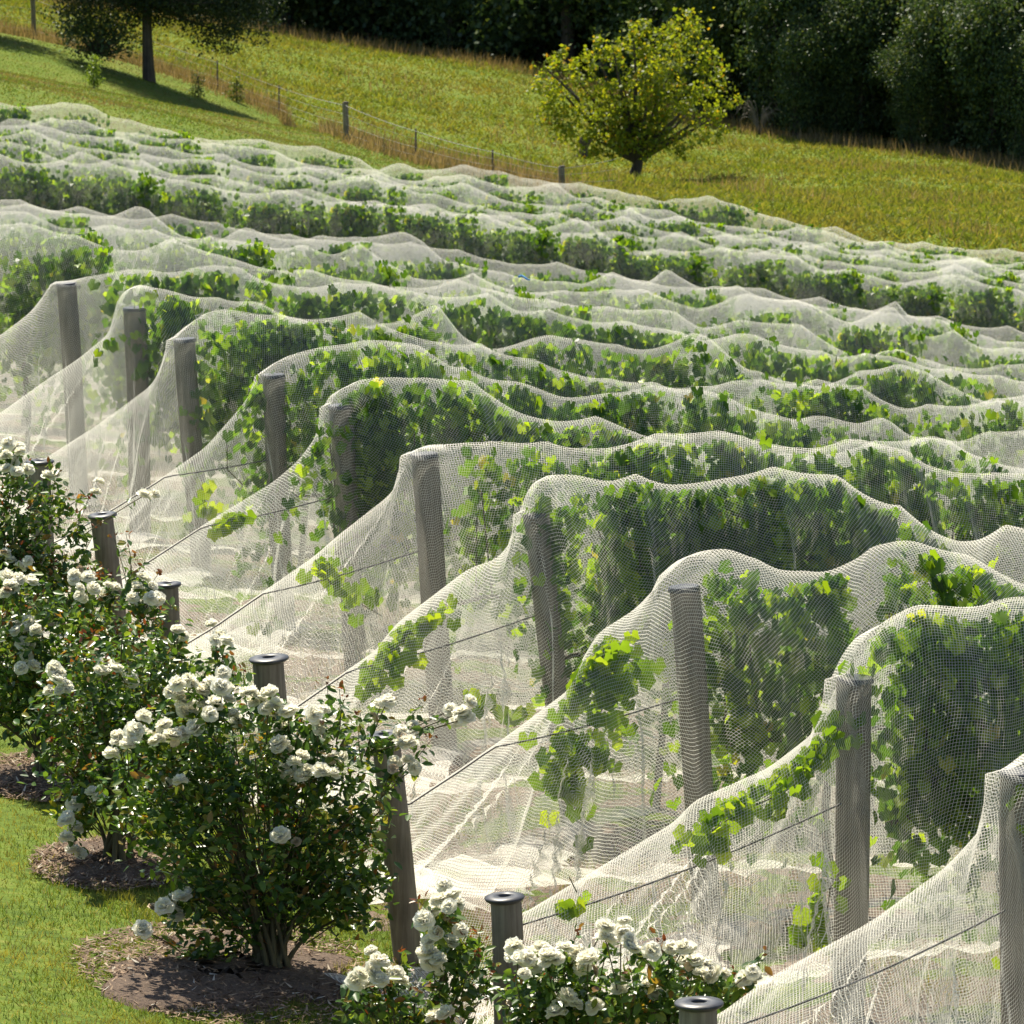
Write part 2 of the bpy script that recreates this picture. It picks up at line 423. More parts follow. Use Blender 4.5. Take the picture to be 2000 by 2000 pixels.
M['blue'] = plain('blue_plastic', (.1, .35, .75), .35)
# rose petals
m, t, out = mat('rose_petal')
g = N(t, 'ShaderNodeNewGeometry')
c = ramp(t, g.outputs['Random Per Island'], [(0, (.9, .85, .63)), (.3, (.93, .90, .76)), (1, (.95, .94, .87))])
d = N(t, 'ShaderNodeBsdfPrincipled'); d.inputs['Roughness'].default_value = .6; t.links.new(c, d.inputs['Base Color'])
tr = N(t, 'ShaderNodeBsdfTranslucent'); t.links.new(c, tr.inputs[0])
ms = N(t, 'ShaderNodeMixShader'); ms.inputs[0].default_value = .5
t.links.new(d.outputs[0], ms.inputs[1]); t.links.new(tr.outputs[0], ms.inputs[2]); t.links.new(ms.outputs[0], out.inputs[0])
M['petal'] = m
M['spent'] = plain('faded_petal', (.62, .50, .34), .8, 0, .3, 60)
# netting: knitted threads with real thickness, so a sheet seen edge on closes up
def net_mat(name, pu, pv, wd, col):
    m, t, out = mat(name)
    uv = N(t, 'ShaderNodeUVMap')
    nz = N(t, 'ShaderNodeTexNoise'); nz.inputs['Scale'].default_value = 1.3; nz.inputs['Detail'].default_value = 2
    t.links.new(uv.outputs[0], nz.inputs['Vector'])
    sub = N(t, 'ShaderNodeVectorMath', operation='SUBTRACT'); t.links.new(nz.outputs[1], sub.inputs[0]); sub.inputs[1].default_value = (.5, .5, .5)
    scl = N(t, 'ShaderNodeVectorMath', operation='SCALE'); t.links.new(sub.outputs[0], scl.inputs[0]); scl.inputs[3].default_value = .10
    ad = N(t, 'ShaderNodeVectorMath', operation='ADD'); t.links.new(uv.outputs[0], ad.inputs[0]); t.links.new(scl.outputs[0], ad.inputs[1])
    sx = N(t, 'ShaderNodeSeparateXYZ'); t.links.new(ad.outputs[0], sx.inputs[0])
    u = math_(t, 'DIVIDE', sx.outputs[0], pu); v = math_(t, 'DIVIDE', sx.outputs[1], pv)
    def line(a):
        return math_(t, 'MULTIPLY', math_(t, 'ABSOLUTE', math_(t, 'SUBTRACT', math_(t, 'FRACT', a), .5)), 2.0)   # 1 at the thread
    a = line(math_(t, 'ADD', u, v)); b = line(math_(t, 'SUBTRACT', u, v))
    mxx = math_(t, 'MAXIMUM', a, b)
    g = N(t, 'ShaderNodeNewGeometry')
    dt = N(t, 'ShaderNodeVectorMath', operation='DOT_PRODUCT'); t.links.new(g.outputs['True Normal'], dt.inputs[0]); t.links.new(g.outputs['Incoming'], dt.inputs[1])
    cs = math_(t, 'MAXIMUM', math_(t, 'ABSOLUTE', dt.outputs['Value']), .17)
    weff = math_(t, 'DIVIDE', wd, cs)
    mask = math_(t, 'GREATER_THAN', mxx, math_(t, 'SUBTRACT', 1.0, weff))
    df = N(t, 'ShaderNodeBsdfDiffuse'); df.inputs[0].default_value = (*col, 1)
    tl = N(t, 'ShaderNodeBsdfTranslucent'); tl.inputs[0].default_value = (*col, 1)
    m1 = N(t, 'ShaderNodeMixShader'); m1.inputs[0].default_value = .45
    t.links.new(df.outputs[0], m1.inputs[1]); t.links.new(tl.outputs[0], m1.inputs[2])
    tp = N(t, 'ShaderNodeBsdfTransparent')
    m2 = N(t, 'ShaderNodeMixShader')
    t.links.new(mask, m2.inputs[0]); t.links.new(tp.outputs[0], m2.inputs[1]); t.links.new(m1.outputs[0], m2.inputs[2])
    t.links.new(m2.outputs[0], out.inputs[0])
    return m
M['net'] = net_mat('white_bird_netting', .0245, .019, .092, (.85, .82, .74))
M['netfar'] = net_mat('white_bird_netting_fine', .0245, .019, .067, (.85, .83, .76))

# ------------------------------------------------------------------ ground
def grid_sheet(name, xs, ys, zf, material, off=0.0):
    X, Y = np.meshgrid(xs, ys)
    Z = zf(X, Y) + off
    nx, ny = len(xs), len(ys)
    v = np.stack([X.ravel(), Y.ravel(), Z.ravel()], 1)
    i, j = np.meshgrid(np.arange(ny - 1), np.arange(nx - 1), indexing='ij')
    a = (i * nx + j).ravel()
    f = np.stack([a, a + 1, a + nx + 1, a + nx], 1)
    return mesh_np(name, v, f, material, smooth=True)
m, t, out = mat('ground_cover')
tc = N(t, 'ShaderNodeNewGeometry')
def noise(sc, det=6, rough=.6):
    n = N(t, 'ShaderNodeTexNoise'); n.inputs['Scale'].default_value = sc; n.inputs['Detail'].default_value = det; n.inputs['Roughness'].default_value = rough
    t.links.new(tc.outputs['Position'], n.inputs['Vector']); return n.outputs[0]
green = ramp(t, noise(9), [(.3, (.06, .10, .018)), (.55, (.12, .17, .025)), (.75, (.2, .21, .05))])
soil = ramp(t, noise(16), [(.3, (.10, .072, .052)), (.5, (.19, .14, .11)), (.75, (.29, .22, .175))])
pad = ramp(t, math_(t, 'ADD', math_(t, 'MULTIPLY', noise(.35, 8, .7), .6), math_(t, 'MULTIPLY', noise(3.5, 8, .75), .4)), [(.36, (.075, .12, .016)), (.5, (.12, .165, .022)), (.62, (.16, .175, .035)), (.72, (.22, .17, .08))])
sp_ = N(t, 'ShaderNodeSeparateXYZ'); t.links.new(tc.outputs['Position'], sp_.inputs[0])
# vineyard: everything right of the line of anchor posts, up to the last row
a0 = np.array(anchor_pt[0][:2]); a6 = np.array(anchor_pt[6][:2])
dl = (a6 - a0) / np.linalg.norm(a6 - a0); nl = np.array([dl[1], -dl[0]])
if nl[0] < 0: nl = -nl
side = math_(t, 'ADD', math_(t, 'ADD', math_(t, 'MULTIPLY', sp_.outputs[0], float(nl[0])), math_(t, 'MULTIPLY', sp_.outputs[1], float(nl[1]))), float(-(a0 @ nl)) + .1)
side = math_(t, 'ADD', side, math_(t, 'MULTIPLY', noise(3, 3), .5))
inv = math_(t, 'MULTIPLY', math_(t, 'GREATER_THAN', side, .25), math_(t, 'LESS_THAN', sp_.outputs[1], 96.0))
inv = math_(t, 'MULTIPLY', inv, math_(t, 'ADD', math_(t, 'GREATER_THAN', noise(1.3, 4), .47), .0))
mx = N(t, 'ShaderNodeMix', data_type='RGBA'); t.links.new(inv, mx.inputs[0]); t.links.new(green, mx.inputs[6]); t.links.new(soil, mx.inputs[7])
far = math_(t, 'GREATER_THAN', sp_.outputs[1], 94.0)
mx2 = N(t, 'ShaderNodeMix', data_type='RGBA'); t.links.new(far, mx2.inputs[0]); t.links.new(mx.outputs[2], mx2.inputs[6]); t.links.new(pad, mx2.inputs[7])
p = N(t, 'ShaderNodeBsdfPrincipled'); p.inputs['Roughness'].default_value = .95; p.inputs['Specular IOR Level'].default_value = .1
t.links.new(mx2.outputs[2], p.inputs['Base Color'])
bp = N(t, 'ShaderNodeBump'); bp.inputs['Strength'].default_value = .8; bp.inputs['Distance'].default_value = .03
t.links.new(noise(24), bp.inputs['Height']); t.links.new(bp.outputs[0], p.inputs['Normal'])
t.links.new(p.outputs[0], out.inputs[0])
M['ground'] = m
ys = np.concatenate([np.arange(8, 60, .5), np.arange(60, 200, 1.5), np.arange(200, 330, 6)])
xs = np.concatenate([np.arange(-90, -14, 4), np.arange(-14, 14, .5), np.arange(14, 92, 4)])
tag(grid_sheet('ground', xs, ys, gz, M['ground']), kind='structure')
# far hills so the land reaches the horizon
def hillz(X, Y):
    e = np.maximum(np.abs(X) / 90, np.maximum(Y / 325, 1e-3))
    q = np.clip((np.maximum(np.abs(X) - 88, 0) + np.maximum(Y - 326, 0)) / 200, 0, 6)
    base = gz(np.clip(X, -88, 88), np.clip(Y, 8, 326))
    inside = (np.abs(X) < 120) & (Y < 345) & (Y > -60)
    return base - .6 - 25 * inside + q * 18 + 3 * np.sin(X / 90) * q
m2_, t, out = mat('hill_cover')
tc = N(t, 'ShaderNodeNewGeometry')
pp = N(t, 'ShaderNodeBsdfPrincipled'); pp.inputs['Roughness'].default_value = 1
t.links.new(ramp(t, noise(.05), [(.35, (.03, .045, .02)), (.65, (.1, .12, .03))]), pp.inputs['Base Color']); t.links.new(pp.outputs[0], out.inputs[0])
tag(grid_sheet('hills', np.linspace(-900, 900, 60), np.concatenate([np.linspace(-200, 326, 30), np.linspace(345, 1500, 40)]), hillz, m2_), kind='structure')

# ------------------------------------------------------------------ posts
def post_geo(top, base, r, seg=20, taper=.9, sink=.15, crack=True):
    """tube with slight irregularity from base to top"""
    mb = MB()
    n = 14
    top = np.array(top); base = np.array(base); dirv = unit(base - top)
    p0 = base + dirv * sink
    s = np.linspace(0, 1, n)[:, None]
    pts = p0 * (1 - s) + top * s
    ph = rng.uniform(0, 6)
    pts[:, 0] += .006 * np.sin(s[:, 0] * 5 + ph)
    rad = r * (1 - (1 - taper) * s[:, 0])
    rs = np.random.default_rng(int(abs(top[0] * 1000)) + 3)
    mb.tube(pts - base, rad, seg, True, .012, rs)
    return mb, pts
def capped_post(k, label, r=.078):
    ax, ay, az = anchor_pt[k]
    h = anchors[k][2]
    lean = {0: .02, 1: .05, 2: .12, 3: .07, 4: .05, 5: .10, 6: .02}[k]
    bx, by = ax + lean * RD[0] * 1.2, ay + lean * RD[1]
    base = np.array([bx, by, gz1(bx, by)])
    top = np.array([ax, ay, az])
    e = empty('anchor_post', base, label=label, cat='fence post', group='capped anchor posts at the row ends')
    mb, pts = post_geo(top, base, r)
    mb.obj('shaft', M['post'], e)
    # rubber ring cap
    d = unit(top - base)
    a = unit(np.cross(d, [0, 1, 0])); b = np.cross(d, a)
    seg = 32; th = np.linspace(0, 2 * math.pi, seg, endpoint=False)
    prof = [(r * .98, -.012), (r * 1.12, -.004), (r * 1.17, .005), (r * 1.13, .011), (r * .75, .016), (r * .40, .015), (r * .36, .008), (r * .36, .002), (.0005, .001)]
    vs = []
    for (rr, hh) in prof:
        vs.append((top - base) + d * hh + rr * (np.cos(th)[:, None] * a + np.sin(th)[:, None] * b))
    V = np.vstack(vs); n = len(prof)
    def fc(i0, i1):
        fl = []
        for i in range(i0, i1):
            for j in range(seg): fl.append([i * seg + j, i * seg + (j + 1) % seg, (i + 1) * seg + (j + 1) % seg, (i + 1) * seg + j])
        return np.array(fl)
    mesh_np('ring_cap', V[:8 * seg], fc(0, 7), M['cap'], e, smooth=True)
    mesh_np('cap_hole_shade', V[7 * seg:], fc(0, 1), M['hole'], e, smooth=True)  # disc closing the ring, its shade put into the colour
    return e
alab = {0: 'capped timber post cut off by the bottom edge among white roses',
        1: 'grey-green timber post with black ring cap, white rose clusters to its right near the bottom',
        2: 'tall leaning timber post with rose leaves over its cap, right of the biggest rose bush',
        3: 'thick timber post with black ring cap rising right behind the biggest rose bush',
        4: 'short timber post with flat black cap between two white rose clusters',
        5: 'slim leaning black-capped post in front of white net, second capped post from the left',
        6: 'timber post with black ring cap at the left edge, red young rose shoots around it'}
rad_a = {0: .088, 1: .078, 2: .076, 3: .092, 4: .066, 5: .078, 6: .080}
for k in anchors: capped_post(k, alab[k], rad_a[k])

slab = {0: 'grey end post cut off by the right edge, net pulled tight over its top',
        1: 'wide grey end post under net at lower right, leafy shoots crossing its head',
        2: 'end post leaning behind diamond netting with a yellow leaf halfway down',
        3: 'dark leaning end post beside dense vines, ring cap tilted, fourth end post from the right',
        4: 'brown end post with flat dark cap under a rounded net shoulder, mid-picture',
        5: 'end post almost hidden by the net hanging from a broad rounded leafy hood',
        6: 'narrow end post in vine shade just left of the broad leafy hood',
        7: 'grey end post with net tight on its corner, third end post from the left',
        8: 'grey end post standing clear beside a vine, second end post from the left',
        9: 'leftmost grey end post, furthest from the camera, under a square net shoulder'}
post_r = {0: .082, 1: .078, 2: .073, 3: .066, 4: .076, 5: .070, 6: .07, 7: .072, 8: .08, 9: .074}
strainer = {}
for k, (px, py) in posts_px.items():
    t_, z = row_z(rows[k], px, py)
    q = RP(k, t_)
    lean = {0: .02, 1: -.02, 2: .13, 3: .2, 4: .12, 5: .1, 6: .06, 7: .1, 8: .03, 9: .09}[k]
    bx, by = q[0] + lean, q[1]
    base = np.array([bx, by, gz1(bx, by)])
    top = np.array([q[0], q[1], z])
    strainer[k] = (t_, top, base)
    e = empty('end_post', base, label=slab[k], cat='vineyard post', group='grey end posts of the vine rows')
    mb, pts = post_geo(top, base, post_r[k], taper=1.06)
    mb.obj('shaft', M['post'], e)
    d = unit(top - base)
    mb = MB(); mb.tube([top - base - d * .01, top - base + d * .006, top - base + d * .014], [post_r[k] * 1.12, post_r[k] * 1.13, post_r[k] * 1.02], 24)
    mb.obj('cap', M['cap'], e)
# stay wires from the end post to the anchor post
wl = {0: 'dark stay wire along the lowest net ridge at bottom right', 1: 'dark stay wire running down to the bottom post among the rose clusters',
      2: 'dark stay wire running down to the tall leaning post', 3: 'dark stay wire running down to the thick post behind the biggest rose bush',
      4: 'dark stay wire running down to the short post with the flat cap', 5: 'dark stay wire running down to the slim leaning post',
      6: 'dark stay wire running down to the leftmost capped post'}
for k in anchors:
    t_, top, base = strainer[k]
    a = np.array(anchor_pt[k]); a = a - np.array([0, 0, .14])
    r_ = rows[k]
    ta = (a[:2] - r_.o) @ RD
    ts = np.linspace(ta, t_, 26)
    # wire runs straight under the ridge and stays just inside the net
    z0, z1 = a[2], top[2] - .55
    pts = []
    for tt in ts:
        q = RP(k, tt, .015)
        s = (tt - ta) / (t_ - ta)
        pts.append([q[0], q[1], min(z0 * (1 - s) + z1 * s - .04 * math.sin(math.pi * s), crest_z(k, tt) - .005)])
    mb = MB(); mb.tube(np.array(pts), .0045, 6, False)
    tag(mb.obj('stay_wire', M['wire']), wl[k], 'wire')

# ------------------------------------------------------------------ nets
def fnoise(u, seed, freqs, amps):
    rs = np.random.default_rng(seed)
    o = np.zeros_like(u)
    for f, a in zip(freqs, amps):
        o += a * np.sin(u * f + rs.uniform(0, 6.28) + .7 * np.sin(u * f * .37 + rs.uniform(0, 6)))
    return o
netlab = {
 0: 'nearest white bird net sloping down across the lower right corner, big honeycomb mesh',
 1: 'white net over the wide end post at lower right, with curved moire lines',
 2: 'white net with large diamond mesh and a deep smooth sag between two peaks at right',
 3: 'white net with a long level crest over dense vines, bare sloping right half',
 4: 'white net running right from the rounded shoulder over the mid-picture brown post',
 5: 'white net forming the broad rounded leafy hood and the long white slope behind it',
 6: 'white net over the row just behind the broad leafy hood',
 7: 'white net tight on the corner of the third end post from the left',
 8: 'white net with long white folds hanging beside the second end post from the left',
 9: 'white net with a square shoulder over the leftmost end post',
 10: 'white net over the dark vine wall at the left edge, behind all end posts',
 11: 'tangled white net band between the tent-like peaks and the row in front',
 12: 'white net with sharp tent-like peaks just in front of the long dark vine wall',
 13: 'low white net mostly hidden behind the sharp tent-like peaks',
 14: 'white net above the long dark wall of vines, nearest row of the far block',
 15: 'white net crest second from the front in the far block', 16: 'white net crest third from the front in the far block',
 17: 'white net crest third from the back in the far block', 18: 'white net crest next to last at the back of the far block',
 19: 'last white net at the top edge of the vineyard, against the green grass'}
for k, r_ in rows.items():
    far = k >= 14
    du = .035 if k < 5 else .05 if k < 10 else .07 if k < 14 else .12
    us = np.arange(r_.t0, r_.t1, du)
    if k < 10: us = np.concatenate([np.arange(r_.t0, strainer[k][0], .014), np.arange(strainer[k][0], r_.t1, du)])
    cz0 = np.interp(us, r_.ct, r_.cz)
    # round the corners a little, leave end ridge alone
    uu_ = np.arange(r_.t0 - .1, r_.t1 + .1, .02); zz_ = np.interp(uu_, r_.ct, r_.cz)
    ker = np.hanning(11); ker /= ker.sum(); zz_ = np.convolve(np.pad(zz_, 5, mode='edge'), ker, 'valid')
    cz0 = np.interp(us, uu_, zz_)
    prs = np.random.default_rng(60 + k); pleats = []; wr = np.random.default_rng(700 + k)
    W1, W2 = wr.uniform(0, 6, 2)
    if k < 10:
        for _ in range(14): pleats.append((strainer[k][0] - prs.uniform(.02, .75), -prs.uniform(.0, 1.5), prs.uniform(.04, .10), prs.uniform(.012, .026), prs.uniform(.15, .7)))
        for _ in range(5):
            x_ = prs.uniform(strainer[k][0] + .5, r_.t1); pleats.append((x_, prs.uniform(-.35, .35), prs.uniform(.02, .05), .05, prs.uniform(0, .3)))
    if not far or True:
        rr = np.random.default_rng(900 + k)
        pk = [r_.t0 - 1]
        while pk[-1] < r_.t1 + 1: pk.append(pk[-1] + rr.uniform(.22, .75) * (1 if not far else 1.5))
        pk = np.array(pk); am = (rr.random(len(pk)) ** 1.8 * .14 - .02) * (1.5 if far else 1)
        i0 = np.clip(np.searchsorted(pk, us) - 1, 0, len(pk) - 2)
        q_ = (us - pk[i0]) / (pk[i0 + 1] - pk[i0]); ln = pk[i0 + 1] - pk[i0]
        tent = am[i0] * (1 - q_) + am[i0 + 1] * q_ - .2 * ln * q_ * (1 - q_)
        if k < 10: tent *= np.clip((us - strainer[k][0] - .15) / .4, 0, 1)
        cz0 = cz0 + tent
        if not far:
            for x_, a_ in zip(pk, am):
                if a_ > .02 and (k >= 10 or x_ > strainer[k][0] + .3): pleats.append((x_, rr.uniform(-.2, .2), a_ * .5, .035, 0))
    if k < 10:
        tp_, top_, _b = strainer[k]; pr_ = post_r[k] * 1.15
        nearp = np.abs(us - tp_)
        cz0 = np.where(nearp < pr_ + .02, np.maximum(cz0, top_[2] + .03), cz0)
    r_.nu, r_.nz = us, cz0
    P2 = r_.o[None] + RD[None] * us[:, None]
    g0 = gz(P2[:, 0], P2[:, 1])
    nv = 26 if not far else 14
    tpost = 0.0 if k < 10 else -99
    endf = np.clip((tpost - us) / 1.2, 0, 1)           # 0 over vines, 1 at the anchor side
    V = []; UV = []
    hs = np.linspace(0, 1, nv) ** 1.25
    drape_seed = 100 + k
    fold = fnoise(us, drape_seed, (4.1, 7.7, 13.0, 23.0), (.5, .45, .4, .25))
    fold2 = fnoise(us, drape_seed + 50, (5.2, 9.1, 15.0, 27.0), (.5, .45, .4, .25))
    cols = []
    for sgn, fo in ((1, fold), (-1, fold2)):
        part = []
        for h in hs:
            H = np.maximum(cz0 - g0, .15)
            # profile: quick shoulder then nearly vertical, flare at the foot
            sh = (.25 + .05 * np.sin(us * 1.9 + k)) * (1 - np.exp(-h * 7)) * (1 - .35 * endf)
            fl = .14 * h + .16 * h ** 4 + endf * (.35 * h + .55 * h ** 5)
            foot = max(0, h - .9) / .1
            if k < 10:
                pf = np.clip(1.6 - nearp / (pr_ * 1.6), 0, 1)
                sh = np.maximum(sh, (pr_ + .025) * min(1, h / .012) * pf)
            off = sh + fl + fo * .045 * h ** .7 * (1 + endf * 1.3) + foot * (.10 + .45 * endf)
            for (u0, du_, am_, wd_, h0) in (pleats if sgn == 1 else pleats[:3]):
                off = off + am_ * min(1, max(0, (h + .02 - h0 * .3) * 4)) * np.exp(-((us - u0 - du_ * h) / wd_) ** 2)
            off = off + .016 * min(1, h * 5) * np.sin(us * 11 + 5 * np.sin(h * 5 + us * 1.3 + W1) + W2) * np.sin(h * 9 + us * 4 + W1)
            hz = np.minimum(h / .9, 1)
            z = cz0 - H * hz
            z = z + foot * (.03 + .035 * np.abs(np.sin(us * 9 + k))) * 1.0
            # sag of the shoulder between supports
            z -= .03 * np.sin(math.pi * min(h * 1.6, 1)) * (1 + fo * .4) * (h < .62)
            x = P2[:, 0] + RN[0] * off * sgn; y = P2[:, 1] + RN[1] * off * sgn
            if h >= .9: z = gz(x, y) + .02 + (.03 + .05 * np.abs(np.sin(us * 7 + k + fo))) * (1 - 0.0 * foot)
            part.append(np.stack([x, y, z], 1))
        cols.append(part)
    sheet = cols[1][::-1] + cols[0][1:]
    V = np.array(sheet)                                 # nv*2-1, nu, 3
    seglen = np.linalg.norm(np.diff(V, axis=0), axis=2)
    arc = np.vstack([np.zeros((1, len(us))), np.cumsum(seglen, axis=0)])
    arc = arc - arc[nv - 1][None]
    U = np.broadcast_to(us[None], arc.shape)
    sl = np.concatenate([[0], np.cumsum(np.hypot(np.diff(us), np.diff(cz0)))])
    U = np.broadcast_to(sl[None], arc.shape)
    ang = {2: R(4), 1: R(38), 0: R(33), 3: R(8), 4: R(30), 8: R(20)}.get(k, R(12 * (k % 4)))
    uu = U * math.cos(ang) - arc * math.sin(ang); vv = U * math.sin(ang) + arc * math.cos(ang)
    a, b = arc.shape
    i, j = np.meshgrid(np.arange(a - 1), np.arange(b - 1), indexing='ij'); q = (i * b + j).ravel()
    f = np.stack([q, q + 1, q + b + 1, q + b], 1)
    o = mesh_np('bird_net', V.reshape(-1, 3), f, M['net'] if k < 5 else M['netfar'], uv=np.stack([uu.ravel(), vv.ravel()], 1), smooth=True)
    tag(o, netlab[k], 'netting', 'white bird nets draped over the vine rows')

# ------------------------------------------------------------------ vines
def net_z(k, t): return np.interp(t, rows[k].nu, rows[k].nz)
def vine_leaves(nshoot, L, ztop, z0, spread, lsz, rs, step=.055):
    """leaves hanging on shoots that rise from the cordon and droop; returns pos, tip, nor, size. local: x along row, y across (+ to camera)"""
    Ps, Ts, Ns, Ss = [], [], [], []
    nclump = max(2, int(L / .38))
    cl = rs.uniform(-L / 2, L / 2, nclump)
    for s in range(nshoot):
        x = cl[rs.integers(nclump)] + rs.normal(0, .14) if rs.random() < .45 else rs.uniform(-L / 2, L / 2)
        x = float(np.clip(x, -L / 2 - .05, L / 2 + .05))
        top = ztop(x) - (rs.uniform(.02, .2) if rs.random() < .7 else rs.uniform(.2, .6))
        side = rs.choice([-1, 1])
        out = rs.uniform(.06, spread)
        zc = z0 + rs.uniform(-.05, .1)
        down = top - rs.uniform(.2, min(1.45, top - .2))
        n1 = max(2, int((top - zc) / step)); n2 = max(1, int((top - down) / step))
        zz = np.concatenate([np.linspace(zc, top, n1), np.linspace(top, down, n2)])
        yy = np.concatenate([np.linspace(0, .6, n1) ** 2 * out * side, np.linspace(.4, 1, n2) * out * side])
        xx = x + np.linspace(0, 1, n1 + n2) ** 1.3 * rs.normal(0, .24)
        yy = np.abs(rs.uniform(.1, 1) ** .6 * np.linspace(.5, 1, n1 + n2)) * side * .26 * (.72 + .28 * math.sin(x * 9 + side * 2) * 1) * (.8 + .2 * np.sin(zz * 7 + x * 5))
        pp = np.stack([xx, yy, zz], 1) + rs.normal(0, .045, (n1 + n2, 3))
        m_ = len(pp)
        Ps.append(pp)
        Ts.append(np.stack([rs.normal(0, .45, m_), side * .3 + rs.normal(0, .35, m_), -1 + rs.normal(0, .35, m_)], 1))
        Ns.append(np.stack([rs.normal(0, .7, m_), side * .9 + rs.normal(0, .6, m_), .6 + rs.normal(0, .5, m_)], 1))
        Ss.append(lsz * rs.uniform(.6, 1.25, m_))
    return np.vstack(Ps), np.vstack(Ts), np.vstack(Ns), np.concatenate(Ss)
def to_world(v, k):
    """local row axes -> world axes (no translation)"""
    return np.stack([v[:, 0] * RD[0] + v[:, 1] * RN[0], v[:, 0] * RD[1] + v[:, 1] * RN[1], v[:, 2]], 1)
def build_vine(k, tc_, label, L=1.45, nshoot=40, lsz=.105, seed=0, dens=1.0):
    rs = np.random.default_rng(seed)
    q = RP(k, tc_); g = gz1(*q)
    e = empty('grapevine', (q[0], q[1], g), label=label, cat='grapevine', group='grapevines under the white nets')
    zt = lambda x: float(net_z(k, tc_ + x)) - g
    pos, tip, nor, sz = vine_leaves(int(nshoot * dens), L, zt, .85, .24, lsz, rs)
    top = np.array([zt(x) for x in pos[:, 0]])
    pos[:, 2] = np.minimum(pos[:, 2], top - np.where(rs.random(len(top)) < .05, -.02, rs.uniform(.035, .10, len(top))))
    # keep inside the net
    lim = .04 + .19 * (1 - np.exp(-np.maximum(top - pos[:, 2], 0) * 3.5))
    pos[:, 1] *= np.minimum(lim / .25, 1)
    v, f = leaf_cloud(to_world(pos, k), to_world(tip, k), to_world(nor, k), sz, GL, GLF)
    mesh_np('foliage', v, f, M['vine'], e)
    mb = MB()
    n = 7; s = np.linspace(0, 1, n)
    px_ = .05 * np.sin(s * 4 + seed)
    mb.tube(to_world(np.stack([px_, .03 * np.cos(s * 5), s * .95 - .03], 1), k), .028 - .008 * s, 8, True, .12, rs)
    mb.obj('trunk', M['bark'], e)
    mb = MB()
    xs_ = np.linspace(-L / 2, L / 2, 9)
    mb.tube(to_world(np.stack([xs_, .02 * np.sin(xs_ * 6), .88 + .02 * np.sin(xs_ * 9)], 1), k), .013, 6, True)
    for _ in range(int(9 * dens)):
        x = rs.uniform(-L / 2, L / 2); y = rs.uniform(-.1, .1); zz = zt(x) - rs.uniform(.25, .5)
        s = np.linspace(0, 1, 6)
        mb.tube(to_world(np.stack([x + s * rs.normal(0, .1), y * s, .88 + (zz - .88) * s], 1), k), .0045, 4, False)
    mb.obj('cane', M['bark'], e)
    return e
rowname = {0: 'behind the nearest net at the right edge', 1: 'behind the wide end post at lower right', 2: 'under the large diamond mesh net', 3: 'under the long level net crest',
           4: 'in the row of the mid-picture brown post', 5: 'in the row of the broad leafy hood', 6: 'in the row just behind the broad leafy hood', 7: 'in the row of the third end post from the left',
           8: 'in the row of the second end post from the left', 9: 'in the row of the leftmost end post'}
ordl = 'first second third fourth fifth sixth seventh eighth ninth tenth eleventh twelfth thirteenth fourteenth fifteenth sixteenth seventeenth eighteenth nineteenth twentieth twenty-first twenty-second twenty-third twenty-fourth twenty-fifth twenty-sixth'.split()
ordn = ['first', 'second', 'third', 'fourth', 'fifth', 'sixth', 'seventh', 'eighth', 'ninth', 'tenth', 'eleventh', 'twelfth']
sd = 0
for k in range(10):
    t0v = strainer[k][0] + {0: .9, 1: .9, 2: .92, 3: .8, 4: .95, 5: .68, 6: .68, 7: .92, 8: .9, 9: 1.15}[k]
    tt = t0v; n = 0
    while tt < rows[k].t1 - .5:
        sd += 1
        dens = random.uniform(.75, 1.15) * (1.25 if n == 0 else 1)
        if k == 2 and n == 0: dens = .8
        build_vine(k, tt, 'grapevine %s, %s from its post' % (rowname[k], ordn[min(n, 11)]), L=1.46, nshoot=66, seed=sd, dens=dens, lsz=.083)
        tt += 1.38; n += 1
# middle and far rows: shared meshes, scaled to the height of the net
def proto_vine(seed, L, nshoot, lsz, base=1.78):
    rs = np.random.default_rng(seed)
    zt = lambda x: base - .02 + .0 * x
    pos, tip, nor, sz = vine_leaves(nshoot, L, zt, .85, .24, lsz, rs, step=.07)
    pos[:, 2] = np.minimum(pos[:, 2], base - rs.uniform(.03, .18, len(pos)))
    lim = .05 + .18 * (1 - np.exp(-np.maximum(base - pos[:, 2], 0) * 4))
    pos[:, 1] *= np.minimum(lim / .23, 1)
    v, f = leaf_cloud(to_world(pos, 0), to_world(tip, 0), to_world(nor, 0), sz, GL, GLF)
    e = empty('grapevine', (0, 0, 0)); fo = mesh_np('foliage', v, f, M['vine'], e)
    mb = MB(); s = np.linspace(0, 1, 5)
    mb.tube(to_world(np.stack([.04 * np.sin(s * 4), 0 * s, s * .95 - .05], 1), 0), .026, 6, True)
    mb.obj('trunk', M['bark'], e)
    return e
protos = [proto_vine(500 + i, 1.65, 96, .088) for i in range(5)] 
used = set()
midlab = {10: 'grapevine in the dark vine wall at the left edge', 11: 'grapevine under the tangled net band', 12: 'grapevine under the tent-like net peaks',
          13: 'grapevine under the low net behind the tent-like peaks', 14: 'grapevine of the long dark vine wall', 15: 'small vine in the second row of the far block',
          16: 'small vine in the third row of the far block', 17: 'small vine in the fourth row of the far block', 18: 'small vine in the next to last far row', 19: 'small vine in the last row before the grass'}
